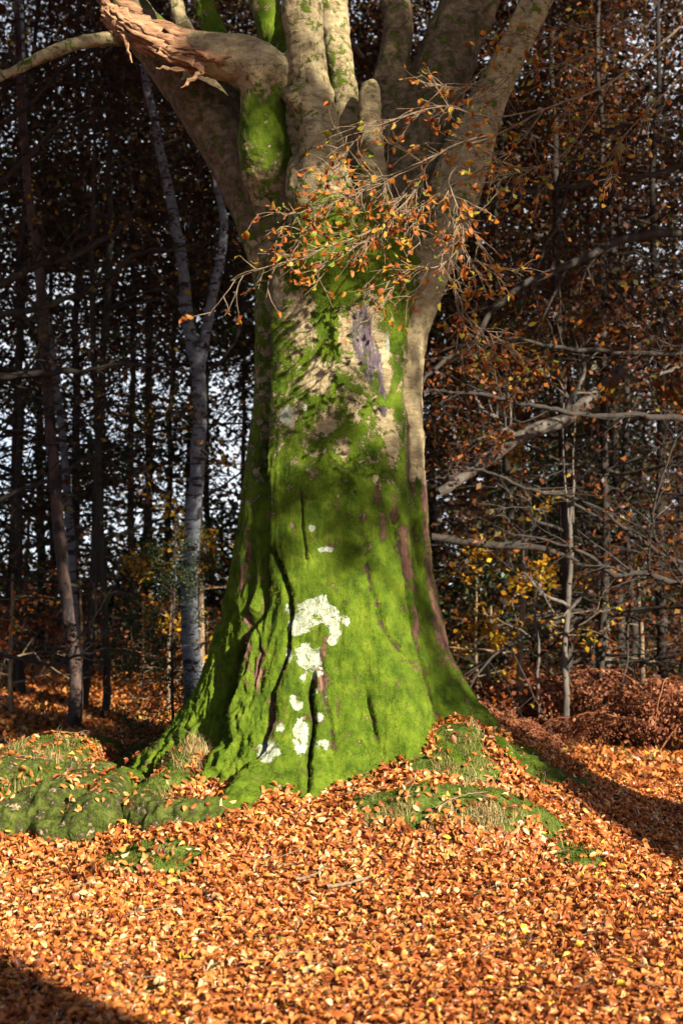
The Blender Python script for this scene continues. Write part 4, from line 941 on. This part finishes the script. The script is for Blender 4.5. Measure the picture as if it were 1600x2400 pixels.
custom_tree('low_limbed_tree', 'dark tree at the left edge with heavy limbs reaching to the right', 'tree',
  [[(-70, 1600, 16, .24), (-75, 1200, 16, .22), (-60, 800, 16, .2), (-50, 400, 16, .17), (-60, 0, 16, .12)]], 'bark_dark',
  [[(-60, 680, 16, 0.0600), (30, 640, 16, 0.0510), (120, 590, 15.9, 0.0420), (200, 570, 15.8, 0.0360), (290, 520, 15.8, 0.0300), (360, 440, 15.7, 0.0180)],
   [(-60, 880, 16, 0.0480), (80, 862, 16, 0.0390), (180, 850, 16, 0.0330), (280, 835, 16, 0.0270), (420, 840, 16, 0.0150)],
   [(-60, 750, 16, .045), (120, 700, 16.3, 0.0360), (230, 650, 16.3, 0.0360), (300, 590, 16.3, 0.0300), (350, 570, 16.3, 0.0210), (440, 560, 16.3, 0.0120)],
   [(-60, 300, 16, 0.0420), (60, 240, 16, 0.0300), (170, 130, 16, 0.0210), (260, 90, 16, 0.0120)], [(-60, 480, 16, 0.0360), (90, 330, 16, 0.0300), (200, 240, 16, 0.0180), (300, 250, 16, 0.0090)],
   [(-60, 1180, 16, 0.0360), (60, 1100, 16, 0.0240), (200, 1030, 16, 0.0180), (330, 960, 16, 0.0090)], [(-50, 1480, 16, 0.0300), (120, 1530, 16, 0.0210), (260, 1500, 16, 0.0120), (400, 1540, 16, 0.0072)]], 'leaf_brown', 2.6, .07, 8, 305, subl=.8)
custom_tree('low_limbed_tree', 'dark tree beyond the right edge with long limbs sweeping down to the left', 'tree',
  [[(1650, 1700, 16, .3), (1655, 1300, 16, .27), (1640, 900, 16, .25), (1660, 500, 16, .22), (1700, 0, 16, .16)]], 'bark_dark',
  [[(1640, 520, 16, 0.0561), (1450, 540, 15.6, 0.0510), (1300, 600, 15.3, 0.0459), (1180, 680, 15, 0.0382), (1080, 770, 14.7, 0.0306), (980, 870, 14.5, 0.0204)],
   [(1640, 820, 16, 0.0408), (1500, 830, 15.7, 0.0306), (1330, 815, 15.4, 0.0255), (1180, 790, 15, 0.0204), (1050, 800, 15, 0.0102)],
   [(1640, 960, 16, 0.0459), (1500, 945, 15.5, 0.0382), (1350, 930, 15.2, 0.0306), (1200, 915, 15, 0.0255), (1060, 905, 15, 0.0229), (960, 915, 15, 0.0153)],
   [(1640, 1380, 16, 0.0408), (1500, 1330, 15.8, 0.0357), (1420, 1330, 15.7, 0.0306), (1330, 1270, 15.6, 0.0204), (1180, 1240, 15.5, 0.0102)],
   [(1640, 350, 16, 0.0408), (1480, 400, 15.6, 0.0357), (1300, 420, 15.2, 0.0357), (1160, 440, 15, 0.0306), (1100, 450, 14.8, 0.0204)],
   [(1640, 150, 16, 0.0408), (1500, 250, 15.8, 0.0306), (1330, 330, 15.5, 0.0255), (1280, 480, 15.4, 0.0153), (1220, 620, 15.3, 0.0102)],
   [(1640, 1420, 16, 0.0306), (1540, 1310, 15.8, 0.0229), (1480, 1210, 15.7, 0.0179), (1530, 1000, 15.6, 0.0102)],
   [(1000, 1100, 15.5, 0.0179), (1080, 1085, 15.5, 0.0179), (1200, 1140, 15.5, 0.0204), (1350, 1180, 15.6, 0.0229), (1480, 1270, 15.7, 0.0255), (1640, 1340, 16, 0.0306)]], 'leaf_orange_shaded', 3.0, .065, 9, 306, tmean=.25, subl=.8)
custom_tree('leaning_tree', 'grey trunk leaning steeply across the wood on the right', 'tree',
  [[(1010, 1130, 17, 0.0576), (1080, 1075, 17, 0.0864), (1180, 1005, 17.1, 0.0900), (1290, 955, 17.2, 0.0900), (1400, 860, 17.4, 0.0864), (1480, 775, 17.5, 0.0792), (1550, 700, 17.6, 0.0720), (1680, 560, 17.8, 0.0576)]], 'bark_dim', [[(1180, 1005, 17.1, .04), (1120, 940, 17, .03), (1100, 860, 17, .01)], [(1290, 955, 17.2, .04), (1330, 860, 17.2, .03), (1320, 760, 17.3, .012)], [(1400, 860, 17.4, .04), (1480, 880, 17.3, .03), (1560, 850, 17.3, .01)]], 'leaf_orange_shaded', 9, .08, 9, 307, tmean=.6)
custom_tree('fallen_branch', 'pale bare branch lying level behind the right flank', 'branch',
  [[(990, 1232, 17, .05), (1060, 1240, 17, .05), (1140, 1243, 17, .05), (1230, 1245, 17, .045), (1290, 1262, 17, .03), (1330, 1280, 17, .02)]], 'bark_dark', [], None, seed=308)
custom_tree('sapling', 'slender grey sapling with upswept stems among the bracken', 'tree',
  [[(1302, 1745, 17.5, .045), (1300, 1600, 17.5, 0.0415), (1297, 1500, 17.5, 0.0389), (1306, 1400, 17.5, 0.0372), (1312, 1300, 17.5, 0.0346), (1312, 1210, 17.5, 0.0276), (1330, 1120, 17.5, 0.0156), (1368, 1010, 17.5, 0.0103), (1385, 960, 17.4, 0.0070)],
   [(1312, 1230, 17.5, 0.0190), (1300, 1120, 17.5, 0.0121), (1296, 980, 17.5, 0.0103), (1300, 860, 17.5, 0.0070)], [(1314, 1200, 17.5, 0.0173), (1318, 1060, 17.5, 0.0121), (1326, 900, 17.5, 0.0086), (1332, 780, 17.5, 0.0052)],
   [(1306, 1400, 17.5, 0.0259), (1345, 1360, 17.4, 0.0216), (1400, 1300, 17.3, 0.0173), (1440, 1270, 17.2, 0.0138), (1490, 1200, 17.2, 0.0086), (1540, 1150, 17.2, 0.0052)],
   [(1302, 1390, 17.5, 0.0242), (1250, 1365, 17.4, 0.0208), (1210, 1320, 17.4, 0.0173), (1180, 1295, 17.4, 0.0121), (1130, 1290, 17.3, 0.0070)],
   [(1305, 1400, 17.5, 0.0156), (1280, 1420, 17.3, 0.0121), (1235, 1350, 17.2, 0.0103), (1190, 1330, 17.2, 0.0052)], [(1345, 1360, 17.4, 0.0103), (1400, 1290, 17.3, 0.0086), (1460, 1260, 17.3, 0.0052)], [(1318, 1110, 17.5, 0.0121), (1400, 1040, 17.5, 0.0086), (1470, 880, 17.4, 0.0052)]],
  'bark_dim', [[(1250, 1365, 17.4, 0.0103), (1220, 1300, 17.4, 0.0070), (1200, 1240, 17.3, 0.0043)], [(1330, 1120, 17.5, 0.0103), (1400, 1090, 17.4, 0.0086), (1450, 1060, 17.3, 0.0052)]], None, seed=309, sub=3)
custom_tree('sapling', 'small pale dead sapling between the bracken and the big trunk', 'tree',
  [[(1240, 1740, 18, .022), (1235, 1570, 18, .02), (1237, 1500, 18, .02), (1232, 1440, 18, .018), (1228, 1380, 18, .012)], [(1235, 1470, 18, .012), (1180, 1440, 18, .01), (1140, 1420, 18, .006)]], 'bark_dim', [], None, seed=310)
custom_tree('mossy_trunk', 'short green mossy trunk in the gap far right of the sapling', 'tree',
  [[(1386, 1700, 22, .12), (1385, 1600, 22, .12), (1383, 1500, 22, .11), (1380, 1440, 22, .10), (1375, 1300, 22, .09)]], 'bark_grey', [], None, seed=311)

# bracken
def bracken_mesh(seed, nf=6, Lf=1.0):
    rng = np.random.default_rng(seed); tb, Vq, Fq = [], [], []; off = 0; pos, xd, nr, sz = [], [], [], []
    for k in range(nf):
        a = rng.uniform(0, 6.28); L = Lf*rng.uniform(.7, 1.25); e = rng.uniform(.25, .75); p = np.array([rng.normal(0, .06), rng.normal(0, .06), -.02])
        d = np.array([math.cos(a)*e, math.sin(a)*e, 1.]); path = [p]; st = L/14
        for j in range(14):
            d = d/np.linalg.norm(d)+np.array([math.cos(a)*.09, math.sin(a)*.09, -.03-.022*j*rng.uniform(.3, 1.6)])+rng.normal(0, .05, 3); d /= np.linalg.norm(d); p = p+d*st; path.append(p)
        path = np.array(path); tb.append(tube(path, np.linspace(.006, .0015, 15), 4))
        for j in range(5, 30):
            t = j/2; i = min(int(t), 13); q = path[i]+(path[i+1]-path[i])*(t-i); dd = path[i+1]-path[i]; dd /= np.linalg.norm(dd)
            sd = np.cross(dd, [0, 0, 1]); sd /= np.linalg.norm(sd)+1e-6
            pl = .26*L*(1-(j/31))**.8*rng.uniform(.7, 1.1)
            for s_ in (-1, 1):
                ax = sd*s_+dd*.35+np.array([0, 0, -.35])+rng.normal(0, .25, 3); ax /= np.linalg.norm(ax)
                npn = max(3, int(pl/.018))
                for m in range(npn):
                    u = (m+.5)/npn; c = q+ax*pl*u+np.array([0, 0, -.3*pl*u*u])
                    for s2 in (-1, 1):
                        x = dd*s2+ax*.5+rng.normal(0, .3, 3); pos.append(c); xd.append(x/np.linalg.norm(x)); nr.append(np.cross(ax, dd)*s_+rng.normal(0, .5, 3)); sz.append(.034*(1-u*.6)*rng.uniform(.7, 1.2))
    V, F = join(tb); pos, xd, nr, sz = map(np.array, (pos, xd, nr, sz))
    V2, F2, q = leaves(pos+xd*sz[:, None]*.4, nr, sz, rng, False, xdir=xd)
    st = mesh_np('bracken_stems', V, F, M['bracken'], True, {'t': rng.uniform(.6, 1, len(F))})
    fr = mesh_np('bracken_fronds', V2, F2, M['bracken'], False, {'t': np.clip(rng.normal(.45, .25, len(pos)), 0, 1)})
    return st, fr
BR = [bracken_mesh(400+k, 6+k % 2, .95) for k in range(4)]
rng = np.random.default_rng(51); roots = []
for k in range(46):
    px = rng.uniform(1085, 1620) if k < 38 else rng.uniform(1060, 1180); d = rng.uniform(17.2, 22) if k < 38 else rng.uniform(14.6, 16.5)
    if k in (0, 1, 2): px, d = [(1500, 16.6), (1290, 16.8), (1420, 17)][k]
    if k < 4:
        r_ = link('bracken', None); link('stem', BR[k][0], r_); link('frond', BR[k][1], r_); roots.append(r_)
    else: r_ = copy_tree(roots[k % 4]); r_.name = 'bracken'
    x = (px*K-800)/F_PX*d; r_.location = (x, d, gz(x, d)); r_.rotation_euler = (0, 0, rng.uniform(0, 6.28)); s_ = rng.choice([rng.uniform(.9, 1.6), rng.uniform(1.6, 2.6)])*(.5 if k >= 38 else 1); r_.scale = (s_, s_, s_)
    r_['label'] = 'clump of collapsed red brown bracken at the foot of the wood, right' if k < 38 else 'low brown bracken fronds beside the right flank of the big trunk'
    r_['category'] = 'bracken'; r_['group'] = 'dead bracken on the right' if k < 38 else 'bracken beside the trunk'

# far wood, one mass
rng = np.random.default_rng(61)
n = 150000; x = rng.uniform(-34, 34, n); y = rng.uniform(38, 62, n); z = rng.uniform(0, 1, n)**1.1*13
k = np.abs(x) < .3*y+6; x, y, z = x[k], y[k], z[k]
den = fbm(np.stack([x*.22, y*.12, z*.35], 1), 71, 3)+fbm(np.stack([x*.9, y*.5, z*1.1], 1), 72, 2)*.5
k = den > np.where(x < 0, -.02+.09*(z-1.2), -.08+.03*(z-4)); x, y, z = x[k], y[k], z[k]
pos = np.stack([x, y, z], 1); V, F, q = leaves(pos, rng.normal(size=pos.shape), .34*rng.uniform(.6, 1.4, len(pos)), rng, False)
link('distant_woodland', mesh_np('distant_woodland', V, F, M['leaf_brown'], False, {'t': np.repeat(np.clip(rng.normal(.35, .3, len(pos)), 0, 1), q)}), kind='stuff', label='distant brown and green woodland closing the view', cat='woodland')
